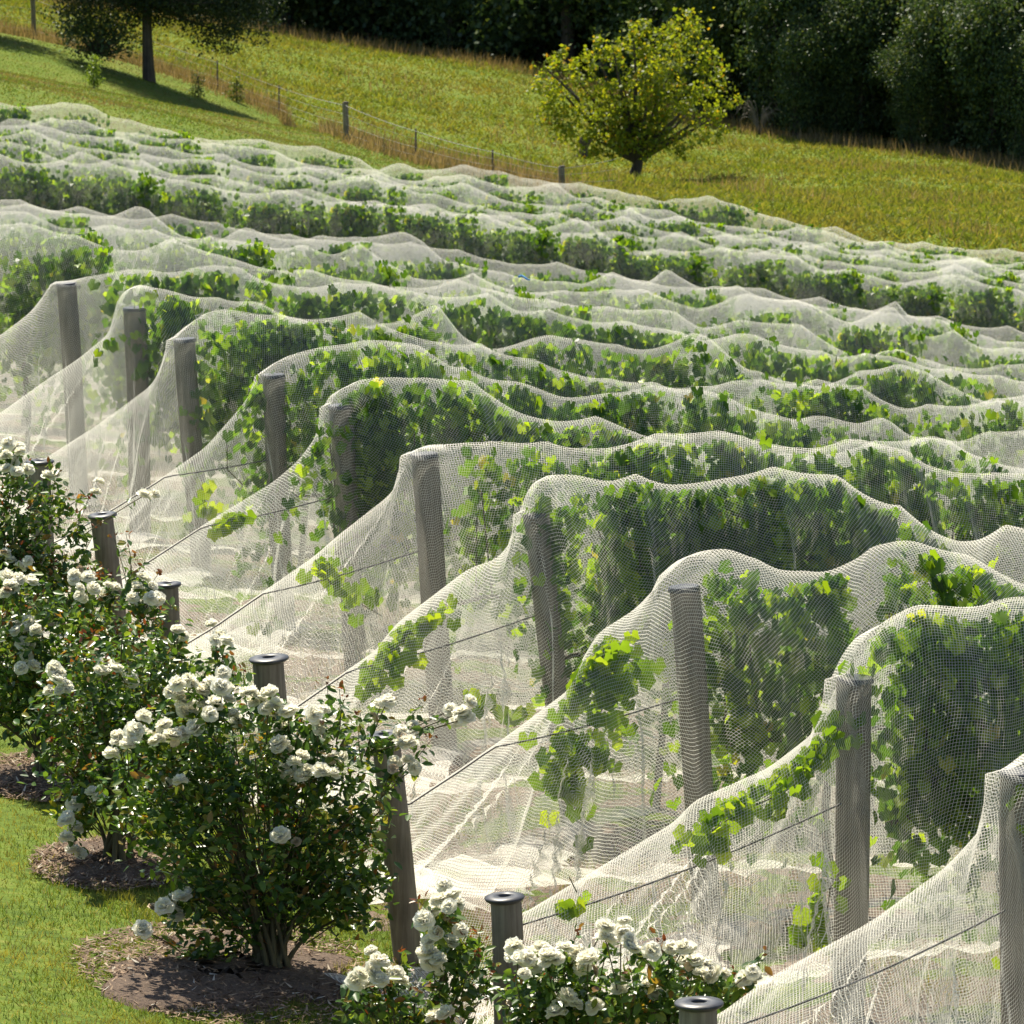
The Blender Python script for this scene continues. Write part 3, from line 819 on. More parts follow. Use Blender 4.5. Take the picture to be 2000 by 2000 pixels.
for k in range(10, 20):
    r_ = rows[k]
    tt = r_.t0 + .5; vi = 0
    while tt < r_.t1 - .3:
        q = RP(k, tt); g = gz1(*q)
        h = float(np.min(net_z(k, np.linspace(tt - .35, tt + .35, 5)))) - g
        hm = float(np.mean(net_z(k, np.linspace(tt - .6, tt + .6, 7)))) - g
        pi = random.randrange(5)
        src = protos[pi]
        if pi in used:
            e = src.copy(); COL.objects.link(e)
            for ch in list(src.children):
                c = ch.copy(); COL.objects.link(c); c.parent = e
        else:
            e = src; used.add(pi)
        e.location = (q[0], q[1], g); sc = (hm * .8 + h * .2) / 1.78
        if random.random() < .04: tt += .4
        wdt = random.uniform(.8, 1.0) if k != 14 else 1.05
        e.scale = (wdt, wdt, sc * random.uniform(.93, .99))
        tag(e, midlab[k] + ', %s from the left' % ordl[vi], 'grapevine', midlab[k].replace('grapevine', 'grapevines', 1)); vi += 1
        tt += random.uniform(1.3, 1.65) if k != 14 else random.uniform(1.15, 1.5)

# trailing vine shoots caught in the nets near the row ends (own plants' canes hanging loose)
def trail(k, pts_px, label, n, off=.03, wid=.09, lsz=.11, seed=1, drop=0.0):
    rs = np.random.default_rng(seed)
    pp = []
    for px, py in pts_px:
        t_, z = row_z(rows[k], px, py); q = RP(k, t_, off); pp.append([q[0], q[1], z - drop])
    pp = np.array(pp)
    s = np.linspace(0, len(pp) - 1, 24)
    line = np.stack([np.interp(s, range(len(pp)), pp[:, i]) for i in range(3)], 1)
    base = line[0].copy()
    e = empty('vine_shoot', base, label=label, cat='vine shoot')
    mb = MB(); mb.tube(line - base - np.array([0, 0, .05]), .003, 5, False); mb.obj('stem', M['cane'], e)
    u = rs.uniform(0, len(pp) - 1, n)
    pos = np.stack([np.interp(u, range(len(pp)), pp[:, i]) for i in range(3)], 1) + rs.normal(0, 1, (n, 3)) * [wid * .7, .03, wid * .8]
    tip = np.stack([rs.normal(0, .5, n), rs.normal(0, .3, n), -1 + rs.normal(0, .4, n)], 1)
    nor = np.stack([rs.normal(0, .4, n), -1 + rs.normal(0, .4, n), .5 + rs.normal(0, .4, n)], 1)
    tl_ = (pos[:, :2] - rows[k].o) @ RD
    pos[:, 2] = np.minimum(pos[:, 2], net_z(k, tl_) - .07)
    v, f = leaf_cloud(pos - base, tip, nor, min(lsz, .11) * .88 * rs.uniform(.7, 1.2, n), GL, GLF)
    mesh_np('leaf_cluster', v, f, M['shoot'], e)
trail(4, [(610,1075),(640,1120),(680,1150),(740,1185)], 'bright green shoot caught at the low corner of the net left of the mid-picture post', 34, seed=3, wid=.07)
trail(3, [(870,1150),(820,1180),(780,1215),(745,1260),(735,1330)], 'leafy shoot lying along the net ridge above the tall leaning post', 60, seed=4, drop=.05)
trail(3, [(925,1330),(950,1370),(1000,1400)], 'pale green sprig behind the mesh beside the sagging net ridge', 16, seed=5, wid=.05)
trail(2, [(1165,1250),(1175,1330),(1150,1400),(1120,1460),(1095,1540)], 'long bunch of vine leaves hanging down behind the diamond mesh net', 130, off=.06, wid=.13, seed=6)
trail(2, [(1240,1260),(1180,1290),(1150,1250)], 'leafy cane along the shoulder of the diamond mesh net', 40, seed=7, drop=.06)
trail(1, [(1640,1360),(1590,1450),(1520,1510),(1430,1550),(1360,1600),(1345,1630)], 'bright leafy cane following the net ridge down from the wide end post', 95, seed=8, drop=.04, wid=.08)
trail(1, [(1620,1680),(1610,1760),(1560,1830)], 'small leafy sprig low behind the honeycomb mesh at lower right', 26, seed=9, wid=.07)
trail(1, [(1105,1690),(1120,1720)], 'single large vine leaf pair near the foot of the net above the bottom post', 7, seed=10, wid=.04, lsz=.14)
trail(5, [(440,850),(440,900),(470,930)], 'bright shoot hanging outside the vine left of the broad leafy hood', 26, seed=12, wid=.07)
trail(6, [(390,960),(405,1000)], 'pair of yellow green leaves low behind the net at left', 8, seed=13, wid=.04, lsz=.13)
# blue tags of plastic on the nets in the middle distance
for (px, py, k, lb) in ((1012, 538, 12, 'small bright blue plastic tie on the net in the middle distance'),):
    t_, z = row_z(rows[k], px, py); q = RP(k, t_, .12)
    mb = MB(); s = np.linspace(0, 1, 7)
    mb.tube(np.stack([-.05 + .11 * s, .02 * np.sin(s * 6), .012 * np.sin(s * 5) - .02 * s], 1), .016 - .008 * s, 6, True, .15)
    tag(mb.obj('plastic_tie', M['blue'], loc=(q[0], q[1], z)), lb, 'plastic tie')

# ------------------------------------------------------------------ roses
def bloom_mesh(seed, r=.042):
    rs = np.random.default_rng(seed)
    vs, fs, n = [], [], 0
    for ring, (np_, tilt, ln, w_) in enumerate([(6, 8, 1.0, .62), (6, 30, .95, .6), (5, 52, .85, .55), (5, 70, .7, .45), (4, 82, .55, .35)]):
        for i in range(np_):
            a = 2 * math.pi * (i + .5 * ring) / np_ + rs.normal(0, .15)
            tl = R(tilt + rs.normal(0, 8)); L_ = r * ln * rs.uniform(.9, 1.12)
            gr = []
            for a_ in range(5):
                s = a_ / 4
                for b_ in range(4):
                    c_ = (b_ / 3 - .5) * 2
                    wd = w_ * r * 1.25 * math.sin(math.pi * (.12 + .62 * s)) * (1 - .12 * s)
                    rad = s * L_ * math.cos(tl * (0.55 + .45 * s)); hz = s * L_ * math.sin(tl) - .25 * L_ * s * s * (1 - tl / 1.6) + .12 * wd * c_ * c_ * 3 + rs.normal(0, .0016)
                    gr.append([rad, c_ * wd * 1.1, hz + r * .1 * ring * .4])
            gr = np.array(gr); ca, sa = math.cos(a), math.sin(a)
            gg = np.stack([gr[:, 0] * ca - gr[:, 1] * sa, gr[:, 0] * sa + gr[:, 1] * ca, gr[:, 2]], 1)
            vs.append(gg)
            for a_ in range(4):
                for b_ in range(3):
                    q = n + a_ * 4 + b_
                    fs.append([q, q + 1, q + 5, q + 4])
            n += 20
    return np.vstack(vs), np.array(fs)
bloom_data = []
def bloom(e, base, p, s, seed):
    rs = random.Random(seed)
    if len(bloom_data) < 6:
        v, f = bloom_mesh(900 + len(bloom_data))
        o = mesh_np('bloom', v, f, M['petal'], e, smooth=True); bloom_data.append(o.data)
    else:
        o = bpy.data.objects.new('bloom', rs.choice(bloom_data)); COL.objects.link(o); o.parent = e
    o.location = p - base
    o.rotation_euler = (R(rs.uniform(-5, 55)), R(rs.uniform(-35, 35)), rs.uniform(-.7, .9))
    o.scale = (s, s, s * rs.uniform(.85, 1.15))
S3 = 2000 / 1932
bushes = {
 'main': dict(base=(530, 1900, 27.0), lab='biggest white rose bush, many stems rising from dark mulch at bottom left',
   blobs=[(450,1560,225,190),(620,1610,105,160),(330,1510,130,120),(420,1410,150,90),(590,1430,110,90),(690,1525,50,75),(420,1740,110,75),(590,1700,120,45),(370,1800,50,40),(690,1690,50,60)], n=7200, canes=26,
   fl=[(250,1385),(220,1400),(210,1425),(240,1408),(258,1378),(310,1370),(325,1390),(270,1390),(300,1395),(330,1310),(350,1325),(365,1340),(380,1305),(345,1345),(370,1375),(400,1290),(420,1300),(405,1330),(430,1320),(440,1350),(355,1285),(385,1325),(395,1348),(335,1292),(470,1310),(490,1320),(510,1310),(500,1340),(525,1350),(530,1375),(520,1330),(545,1345),(590,1350),(600,1375),(610,1340),(540,1420),(555,1440),(580,1455),(605,1455),(568,1465),(540,1455),(528,1405),(628,1435),(315,1480),(340,1475),(530,1580),(325,1700),(345,1695),(310,1712),(330,1722),(268,1755),(730,1325),(718,1332),(756,1398),(772,1404),(745,1440),(782,1450),(770,1435),(755,1385),(850,1340),(880,1355),(862,1362),(870,1345)]),
 'second': dict(base=(230, 1690, 29.3), lab='white rose bush behind the biggest one on its left, white blooms hanging over the lawn',
   blobs=[(230,1430,180,120),(210,1310,160,110),(330,1330,120,120),(160,1490,70,60)], n=4200, canes=14,
   fl=[(140,1518),(125,1550),(142,1565),(125,1582),(138,1605),(187,1503),(108,1285),(122,1298),(95,1305),(112,1272),(200,1255),(218,1265),(245,1285),(190,1268),(335,1190),(345,1200),(415,1200),(425,1212),(405,1208)]),
 'third': dict(base=(90, 1530, 31.6), lab='white rose bush with clusters around the short flat-capped post, third from the front',
   blobs=[(120,1280,160,130),(240,1210,120,90),(50,1210,90,130),(30,1330,70,80)], n=3800, canes=12,
   fl=[(50,1190),(68,1188),(30,1192),(42,1215),(50,1240),(62,1258),(55,1175),(40,1262),(60,1100),(20,1105),(8,1120),(35,1098),(12,1090),(150,1110),(165,1090),(175,1112),(155,1130),(205,1105),(200,1125),(215,1110),(140,1095),(260,1110),(270,1092),(285,1130),(297,1130),(250,1130),(270,1142),(285,1108)]),
 'fourth': dict(base=(-34, 1400, 33.9), lab='furthest white rose bush at the left edge with reddish young shoots',
   blobs=[(60,1010,85,110),(110,1110,110,70),(20,900,38,60),(20,1080,70,90)], n=2600, canes=10,
   fl=[(15,838),(28,850),(38,852),(8,862),(25,872),(32,892),(12,885),(90,900),(180,930),(272,935),(20,1058),(38,1070),(55,1080),(10,1045)]),
 'low': dict(base=(800, 2240, 24.7), lab='sparse airy white rose bush at the bottom, left of the grey-green capped post',
   blobs=[(710,1890,60,60),(760,1930,80,50),(870,1870,60,70),(850,1800,30,50)], n=700, canes=9,
   fl=[(715,1815),(700,1832),(730,1835),(748,1838),(672,1850),(690,1862),(715,1850),(838,1672),(855,1690),(830,1700),(815,1722),(800,1738),(848,1712),(862,1705),(822,1762),(806,1800),(828,1812),(850,1780),(812,1820),(820,1920),(842,1915)]),
 'nearest': dict(base=(1230, 2260, 23.9), lab='nearest white rose bush along the bottom edge, right of the grey-green capped post',
   blobs=[(1060,1890,100,50),(1250,1880,150,45),(1010,1910,60,40),(1180,1920,160,40)], n=2400, canes=12,
   fl=[(970,1788),(1000,1800),(1022,1790),(1005,1822),(1030,1815),(1050,1812),(1065,1790),(1090,1800),(1110,1812),(1140,1750),(1152,1765),(1172,1760),(1187,1775),(1142,1772),(1192,1790),(1265,1790),(1290,1790),(1280,1802),(1310,1812),(1330,1820),(1347,1840),(1302,1790),(1322,1838),(1405,1850),(1430,1850),(1447,1865),(1420,1835),(1218,1860),(1235,1872),(1247,1860),(1225,1848),(1050,1912),(1085,1895),(1070,1880),(1122,1900),(1170,1868),(985,1810),(1100,1825)]),
}
STRAY = {'main': [(615,1285),(650,1318),(640,1300),(795,1325),(680,1345),(815,1395),(460,1265),(175,1440)],
 'second': [(430,1240),(442,1268),(290,1180),(120,1340),(95,1395)], 'third': [(238,1010),(215,1015),(245,1040),(300,1080),(262,1060)],
 'fourth': [(130,930),(150,965),(168,940),(185,990),(112,890),(95,870)], 'low': [(905,1762),(900,1795),(880,1765),(790,1700),(925,1835),(755,1800)],
 'nearest': [(1385,1830),(1190,1830),(1245,1780),(975,1850),(1440,1800),(1090,1760)]}
for bi, (nm, B) in enumerate(bushes.items()):
    rs = np.random.default_rng(40 + bi)
    bx, by, D = B['base']
    bp_ = P(bx, by, D); base = np.array([bp_[0], bp_[1], gz1(bp_[0], bp_[1])])
    e = empty('rose_bush', base, label=B['lab'], cat='rose bush', group='white rose bushes at the row ends')
    sc = F / D
    vol = np.array([a[2] * a[3] for a in B['blobs']], float); pr = vol / vol.sum()
    ncl = B['n'] // 14
    ids = rs.choice(len(pr), ncl, p=pr)
    cpos = []
    for i_ in ids:
        cx_, cy_, rx, ry = B['blobs'][i_]
        d = unit(rs.normal(0, 1, 3)); rad = rs.uniform(.25, 1.0) ** .6
        px = (cx_ + d[0] * rad * rx) * S3; py = (cy_ - d[2] * rad * ry) * S3
        cpos.append(P(px, py, D - d[1] * rad * min(rx, 190) * S3 / sc * .85))
    cpos = np.array(cpos)
    # canes: from the crown of the plant up through cluster positions
    mb = MB(); stem = MB()
    order = rs.permutation(ncl)
    for c_ in range(B['canes'] * 5):
        tgt = cpos[order[c_ % ncl]] - base
        a0_ = np.array([rs.normal(0, .07), rs.normal(0, .05), -.02])
        s = np.linspace(0, 1, 9)[:, None]
        mid = np.array([tgt[0] * .28, tgt[1] * .28, tgt[2] * .55])
        pts = a0_ * (1 - s) ** 2 + 2 * mid * s * (1 - s) + tgt * s * s
        pts += np.cumsum(rs.normal(0, .006, (9, 3)), 0)
        thick = c_ < B['canes']
        (mb if thick else stem).tube(pts if thick else pts[4:], (.016 - .011 * s[:, 0]) if thick else .0035, 7 if thick else 4, False)
    # blooms with their own stems
    for fi, (px, py) in enumerate(B['fl']):
        p_ = P(px * S3, py * S3, D - rs.uniform(.12, .42))
        near = cpos[np.argmin(np.linalg.norm((cpos - p_) * [1, .4, 1] + np.array([0, 0, .12]), axis=1))]
        s = np.linspace(0, 1, 6)[:, None]
        mid = (p_ + near) / 2 + np.array([0, 0, .02])
        pts = near * (1 - s) ** 2 + 2 * mid * s * (1 - s) + p_ * s * s
        stem.tube(pts - base, .003, 5, False)
        bloom(e, base, p_, rs.uniform(.72, 1.12) * (1.06 if D < 28 else 1.0), fi * 7 + bi)
        if rs.random() < .55:
            bloom(e, base, p_ + np.array([rs.normal(0, .04), rs.normal(.03, .03), rs.normal(0, .03)]), rs.uniform(.65, 1.0), fi * 11 + bi + 5)
        # leaves on the bloom stem
        m_ = 5
        ss = rs.uniform(.1, .85, (m_, 1)); lp = near * (1 - ss) ** 2 + 2 * mid * ss * (1 - ss) + p_ * ss * ss
        cpos_extra = lp if fi == 0 else np.vstack([cpos_extra, lp])
    redx = []
    for (px, py) in STRAY.get(nm, []):
        p_ = P(px * S3, py * S3, D - rs.uniform(.1, .35))
        near = cpos[np.argmin(np.linalg.norm((cpos - p_) * [1, .4, 1] + np.array([0, 0, .2]), axis=1))]
        s = np.linspace(0, 1, 8)[:, None]; mid = (p_ + near) / 2 + np.array([rs.normal(0, .03), 0, -.03])
        pts = near * (1 - s) ** 2 + 2 * mid * s * (1 - s) + p_ * s * s
        stem.tube(pts - base, .0032 - .0016 * s[:, 0], 5, False)
        ss = rs.uniform(.15, .95, (7, 1)); lp = near * (1 - ss) ** 2 + 2 * mid * ss * (1 - ss) + p_ * ss * ss
        cpos_extra = np.vstack([cpos_extra, lp]); redx.append(np.repeat(p_[None], 5, 0) + rs.normal(0, .015, (5, 3)))
    mb.obj('cane', M['cane'], e); stem.obj('stem', M['cane'], e)
    # faded blooms among the fresh ones
    for fi in range(max(3, len(B['fl']) // 7)):
        px, py = B['fl'][rs.integers(len(B['fl']))]
        p_ = P((px + rs.normal(0, 14)) * S3, (py + rs.normal(6, 12)) * S3, D - rs.uniform(.1, .35))
        v, f = bloom_mesh(int(rs.integers(1e6)), .026)
        o = mesh_np('faded_bloom', v * [1, 1, .8], f, M['spent'], e, smooth=True, loc=p_ - base); o.rotation_euler = (R(rs.uniform(0, 90)), 0, rs.uniform(0, 6))
    # leaves: sprays of 14 leaflets round each cluster point
    K = 14
    pos = np.repeat(cpos, K, 0) + rs.normal(0, .05, (ncl * K, 3))
    pos = np.vstack([pos, np.repeat(cpos_extra, 3, 0) + rs.normal(0, .015, (len(cpos_extra) * 3, 3))])
    n = len(pos)
    tip = np.stack([rs.normal(0, 1, n), rs.normal(0, 1, n), rs.normal(-.25, .6, n)], 1)
    nor = np.stack([rs.normal(0, .5, n), rs.normal(-.35, .5, n), 1 + rs.normal(0, .5, n)], 1)
    sz = .056 * rs.uniform(.55, 1.25, n)
    v, f = leaf_cloud(pos - base, tip, nor, sz, SL, SLF)
    mesh_np('foliage', v, f, M['rose'], e)
    # red young tips
    nr = {'fourth': 420, 'third': 300, 'second': 330, 'main': 200}.get(nm, 90)
    ii = rs.choice(ncl, nr // 6)
    pos = np.repeat(cpos[ii] + [0, 0, .04], 6, 0) + rs.normal(0, .03, (len(ii) * 6, 3))
    if redx: pos = np.vstack([pos] + redx)
    n = len(pos); tip = np.stack([rs.normal(0, .7, n), rs.normal(0, .7, n), rs.normal(.5, .5, n)], 1)
    v, f = leaf_cloud(pos - base, tip, rs.normal(0, 1, (n, 3)), .032 * rs.uniform(.6, 1.3, n), SL, SLF)
    mesh_np('young_foliage', v, f, M['red'], e)

# mulch beds under the roses
m, t, out = mat('mulch')
tc = N(t, 'ShaderNodeNewGeometry')
p = N(t, 'ShaderNodeBsdfPrincipled'); p.inputs['Roughness'].default_value = .95
t.links.new(ramp(t, noise(45, 8, .75), [(.3, (.05, .033, .024)), (.5, (.12, .08, .055)), (.72, (.26, .18, .12))]), p.inputs['Base Color'])
b = N(t, 'ShaderNodeBump'); b.inputs['Strength'].default_value = 1; b.inputs['Distance'].default_value = .02; t.links.new(noise(60, 6, .7), b.inputs['Height']); t.links.new(b.outputs[0], p.inputs['Normal'])
t.links.new(p.outputs[0], out.inputs[0])
beds = [(450,1955,26.9,.66,1.0,'main'), (215,1722,29.3,.36,.62,''), (95,1548,31.6,.34,.6,''), (-130,1385,33.9,.35,.6,''), (800,2240,24.7,.6,1.1,''), (1230,2260,23.9,.6,1.0,'')]
bed_xy = []
for i, (px, py, D, rx, ry, _) in enumerate(beds):
    c = P(px, py, D); rs = np.random.default_rng(70 + i)
    seg = 40; V = [[c[0], c[1], 0]]; Fc = []
    ph = rs.uniform(0, 6, 4)
    bed_xy.append((c[0], c[1], rx, ry, ph))
    rings = (.25, .5, .75, .92, 1.0)
    for q in rings:
        for j in range(seg):
            a = 2 * math.pi * j / seg
            w_ = .92 + .17 * math.sin(2 * a + ph[3]) + .13 * math.sin(3 * a + ph[0]) + .08 * math.sin(7 * a + ph[1]) + .05 * math.sin(13 * a + ph[2])
            V.append([c[0] + rx * q * w_ * math.cos(a), c[1] + ry * q * w_ * math.sin(a), 0])
    V = np.array(V); zz = gz(V[:, 0], V[:, 1])
    hgt = np.concatenate([[.05]] + [np.full(seg, h_) for h_ in (.05, .045, .035, .022, -.02)])
    V[:, 2] = zz + hgt + rs.normal(0, .003, len(V))
    for ri in range(len(rings) - 1):
        for j in range(seg): Fc.append([1 + ri * seg + j, 1 + ri * seg + (j + 1) % seg, 1 + (ri + 1) * seg + (j + 1) % seg, 1 + (ri + 1) * seg + j])
    for j in range(0, seg, 2): Fc.append([0, 1 + j, 1 + (j + 1) % seg, 1 + (j + 2) % seg])
    tag(mesh_np('mulch_bed', V, np.array(Fc), m, smooth=True), kind='structure')
    # straw and bark bits
    nb = 5200 if i < 3 else 900
    a = rs.uniform(0, 6.28, nb); q = np.sqrt(rs.uniform(0, 1.35, nb))
    X = c[0] + rx * q * np.cos(a); Y = c[1] + ry * q * np.sin(a)
    pos = np.stack([X, Y, gz(X, Y) + .035 * np.clip(1.3 - q, 0, 1) + .012], 1)
    th = rs.uniform(0, 6.28, nb)
    tip = np.stack([np.cos(th), np.sin(th), rs.normal(.05, .2, nb)], 1)
    nor = np.stack([rs.normal(0, .3, nb), rs.normal(0, .3, nb), np.ones(nb)], 1)
    tv = BL * [.22, 1, .3]
    v, f = leaf_cloud(pos, tip, nor, rs.uniform(.02, .065, nb), tv, BLF)
    tag(mesh_np('mulch_litter', v, f, M['mulchbit']), kind='stuff', label='straw and bark litter scattered on the mulch')

# ------------------------------------------------------------------ grasses
def blades(name, X, Y, h, wd, material, label, clump=None, seed=0, lean=.35):
    rs = np.random.default_rng(seed)
    n = len(X); pos = np.stack([X, Y, gz(X, Y) - .004], 1)
    tip = np.stack([rs.normal(0, lean, n), rs.normal(0, lean, n), np.ones(n)], 1)
    th = rs.uniform(0, 6.28, n)
    nor = np.stack([np.cos(th), np.sin(th), np.zeros(n)], 1)
    tip = unit(tip); nor = nor - (nor * tip).sum(1, keepdims=True) * tip; nor = unit(nor); ax = np.cross(tip, nor)
    hh = h[:, None, None]; ww = wd[:, None, None] if np.ndim(wd) else wd
    v = pos[:, None] + ww * BL[None, :, 0, None] * ax[:, None] + hh * (BL[None, :, 1, None] * tip[:, None] + BL[None, :, 2, None] * nor[:, None])
    f = BLF[None] + (np.arange(n) * 5)[:, None, None]
    return tag(mesh_np(name, v.reshape(-1, 3), f.reshape(-1, 3), material), label, kind='stuff')
def sidev(X, Y): return (X - a0[0]) * nl[0] + (Y - a0[1]) * nl[1]
n = 170000
Y = rng.uniform(22.5, 36, n); X = rng.uniform(-.098, .0, n) * Y + rng.uniform(-.2, .9, n)
sv = sidev(X, Y)
keep = (sv < .55) & (X > -.1 * Y - .3)
for (bx, by, rx, ry, ph) in bed_xy:
    dd = np.sqrt(((X - bx) / rx) ** 2 + ((Y - by) / ry) ** 2)
    n2 = np.sin(X * 8 + 2 * np.sin(Y * 5 + bx)) * np.sin(Y * 6.5 + 2 * np.sin(X * 7)) + .5 * np.sin(X * 23 + Y * 17) * np.sin(Y * 19)
    aa = np.arctan2((Y - by) / ry, (X - bx) / rx)
    dd = dd / (.92 + .17 * np.sin(2 * aa + ph[3]) + .13 * np.sin(3 * aa + ph[0]) + .08 * np.sin(7 * aa + ph[1]))
    keep &= (dd + .22 * n2 + rng.normal(0, .13, n) > .84)
X, Y = X[keep], Y[keep]
cl = .5 + .5 * np.sin(X * 5.1 + 1.3 * np.sin(Y * 2.2)) * np.sin(Y * 3.3 + X * 2)
tf_ = np.clip(np.sin(X * 9 + 4 * np.sin(Y * 3.1)) * np.sin(Y * 7 + 3 * np.sin(X * 4)) - .55, 0, 1) * 2
blades('lawn_grass', X, Y, (.016 + .034 * rng.random(len(X)) * (.4 + cl) + .07 * tf_ * rng.random(len(X))), .005, M['lawn'], 'mown green lawn grass at bottom left', seed=3, lean=.5)
# grass tufts round the anchors and between rows
n = 90000
Y = rng.uniform(23, 46, n); X = -.09 * Y + rng.uniform(0, 1, n) * .18 * Y
g_ = np.sin(X * 2.1 + 3) * np.sin(Y * 1.7) + .4 * np.sin(X * 5 + Y * 3)
kp = (sidev(X, Y) > .3) & (g_ + rng.normal(0, .35, n) > .1)
X, Y = X[kp], Y[kp]
blades('vineyard_grass', X, Y, .03 + .08 * rng.random(len(X)), .006, M['lawn'], 'patchy grass growing between the netted rows', seed=4)
# headland beyond the vineyard (mown) and paddock
n = 230000
Y = rng.uniform(93, 150, n); X = rng.uniform(-.1, .1, n) * Y
def fence_side(X, Y): return X - np.interp(Y, [139, 150, 151], [3.0, -5, -12])
FB = {65: 76, 425: 178, 545: 226, 675: 276, 812: 318, 962: 350, 1097: 376}
fl = [P(-200, -5, 150)] + [HIT(a_, b_, 100) for a_, b_ in FB.items()] + [P(1262, 460, 97), P(2300, 500, 96)]
print('fence', [tuple(np.round(q, 1)) for q in fl])
flx = np.array([q[0] for q in fl]); fly = np.array([q[1] for q in fl])
beyond = Y > np.interp(X, flx, fly)
k1 = ~beyond
blades('headland_grass', X[k1], Y[k1], .025 + .05 * rng.random(k1.sum()), .018, M['headland'], 'short mown grass strip beyond the last netted row', seed=5, lean=1.3)
n = 330000
Y = rng.uniform(98, 200, n); X = rng.uniform(-.11, .11, n) * Y
cl = np.sin(X * 1.3 + np.sin(Y * .5)) * np.sin(Y * .8 + X) + .5 * np.sin(X * 3.1) * np.sin(Y * 2.3)
beyond = (Y > np.interp(X, flx, fly)) 
X, Y, cl = X[beyond], Y[beyond], cl[beyond]
blades('paddock_grass', X, Y, (.05 + .16 * rng.random(len(X)) ** 1.5) * (1 + .45 * cl), .04, M['paddock'], 'long yellow green paddock grass sloping down to the right', seed=6, lean=1.1)
# dry brown grass: drifts in the paddock, along the fence, and at the foot of the wood
we = [P(*q) for q in [(-300,0,168),(200,30,190),(540,75,188),(800,110,185),(1000,135,182),(1300,215,172),(1480,258,166),(1750,290,163),(2000,322,160),(2300,370,156)]]
wex = np.array([q[0] for q in we]); wey = np.array([q[1] for q in we])
Xs = rng.uniform(-16, 16, 9000)
Yw = np.interp(Xs, wex, wey) - np.abs(rng.normal(0, 1.6, 9000))
Xf = rng.uniform(-15, 2.5, 13000); Yf = np.interp(Xf, flx, fly) + rng.normal(.8, 1.2, 13000)
Xd = rng.uniform(-14, 15, 16000); Yd = rng.uniform(110, 175, 16000)
kd = (np.sin(Xd * .7 + 1) * np.sin(Yd * .33 + Xd * .2) > .35) & (Yd > np.interp(Xd, flx, fly) + 1)
X = np.concatenate([Xs, Xf, Xd[kd]]); Y = np.concatenate([Yw, Yf, Yd[kd]])
blades('dry_grass', X, Y, .15 + .35 * rng.random(len(X)) ** 2, .02, M['straw'], 'tall dry brown grass along the wire fence and wood edge', seed=7, lean=.22)

# ------------------------------------------------------------------ wire fence
wood_posts = [(65, 70, 1.15), (675, 268, 1.02), (1097, 385, 1.05)]
steel_posts = [(425, 176, .95), (545, 226, .92), (812, 322, .95), (962, 358, .95)]
fpts = []
flab = {65: 'brown timber fence post in dry grass at the top left corner', 675: 'sturdy timber fence post, tallest of the paddock fence left of centre', 1097: 'dark timber fence post just behind the last net, left of the yellow green tree'}
slb = {425: 'thin steel fence picket under the dark tree', 545: 'thin steel fence picket right of the dark tree shadow', 812: 'thin steel picket in dry grass right of the sturdy timber fence post', 962: 'thin steel picket just above the far nets'}
for px, py, h in wood_posts + steel_posts:
    D = {65: 150, 425: 150, 545: 150, 675: 148, 812: 146, 962: 144, 1097: 141}[px]
    b = HIT(px, FB[px], 100); D = b[1]; h = float(P(px, {65: -8, 425: 118, 545: 166, 675: 200, 812: 251, 962: 292, 1097: 325}[px], D)[2] - b[2]); fpts.append((b, h))
    if px in flab:
        e = empty('fence_post', b, label=flab[px], cat='fence post', group='timber posts of the paddock fence')
        mb = MB(); s = np.linspace(0, 1, 8)
        mb.tube(np.stack([.01 * np.sin(s * 4), 0 * s, -.2 + (h + .2) * s], 1), .062, 14, True, .03); mb.obj('shaft', M['post'], e)
        mb = MB(); mb.tube([(0.01, 0, h - .01), (0.01, 0, h + .015)], [.066, .055], 14, True, .02); mb.obj('weathered_head', M['tbark'], e)
    else:
        mb = MB()
        for a in (0, 2.1, 4.2):
            v = np.array([(0, 0, -.2), (.022 * math.cos(a), .022 * math.sin(a), -.2), (.022 * math.cos(a), .022 * math.sin(a), h), (0, 0, h)])
            v2 = v + np.array([.005 * math.sin(a), -.005 * math.cos(a), 0])
            mb.add(np.vstack([v, v2]), [[0, 1, 2, 3], [7, 6, 5, 4], [1, 5, 6, 2], [2, 6, 7, 3]])
        tag(mb.obj('steel_picket', M['steel'], smooth=False, loc=b), slb[px], 'fence picket')
fpts.sort(key=lambda q: q[0][0])
last = HIT(1225, 392, 99); fpts.append((last, .95)); 
first = P(-250, -10, 150); first[2] = gz1(first[0], first[1]); fpts.insert(0, (first, 1.0))
for wi, (fr, nm_) in enumerate(((.93, 'topmost'), (.7, 'second'), (.45, 'third'), (.22, 'lowest'))):
    pts = []
    for (a, ha), (b, hb) in zip(fpts[:-1], fpts[1:]):
        for s in np.linspace(0, 1, 6, endpoint=False):
            q = a * (1 - s) + b * s; pts.append([q[0], q[1] - .07, q[2] + (ha * (1 - s) + hb * s) * fr - .03 * 4 * s * (1 - s)])
    mb = MB(); mb.tube(np.array(pts), .006 if wi == 0 else .0035, 5, False)
    tag(mb.obj('fence_wire', M['fwire']), '%s bright wire strand of the paddock fence' % nm_, 'fence wire')

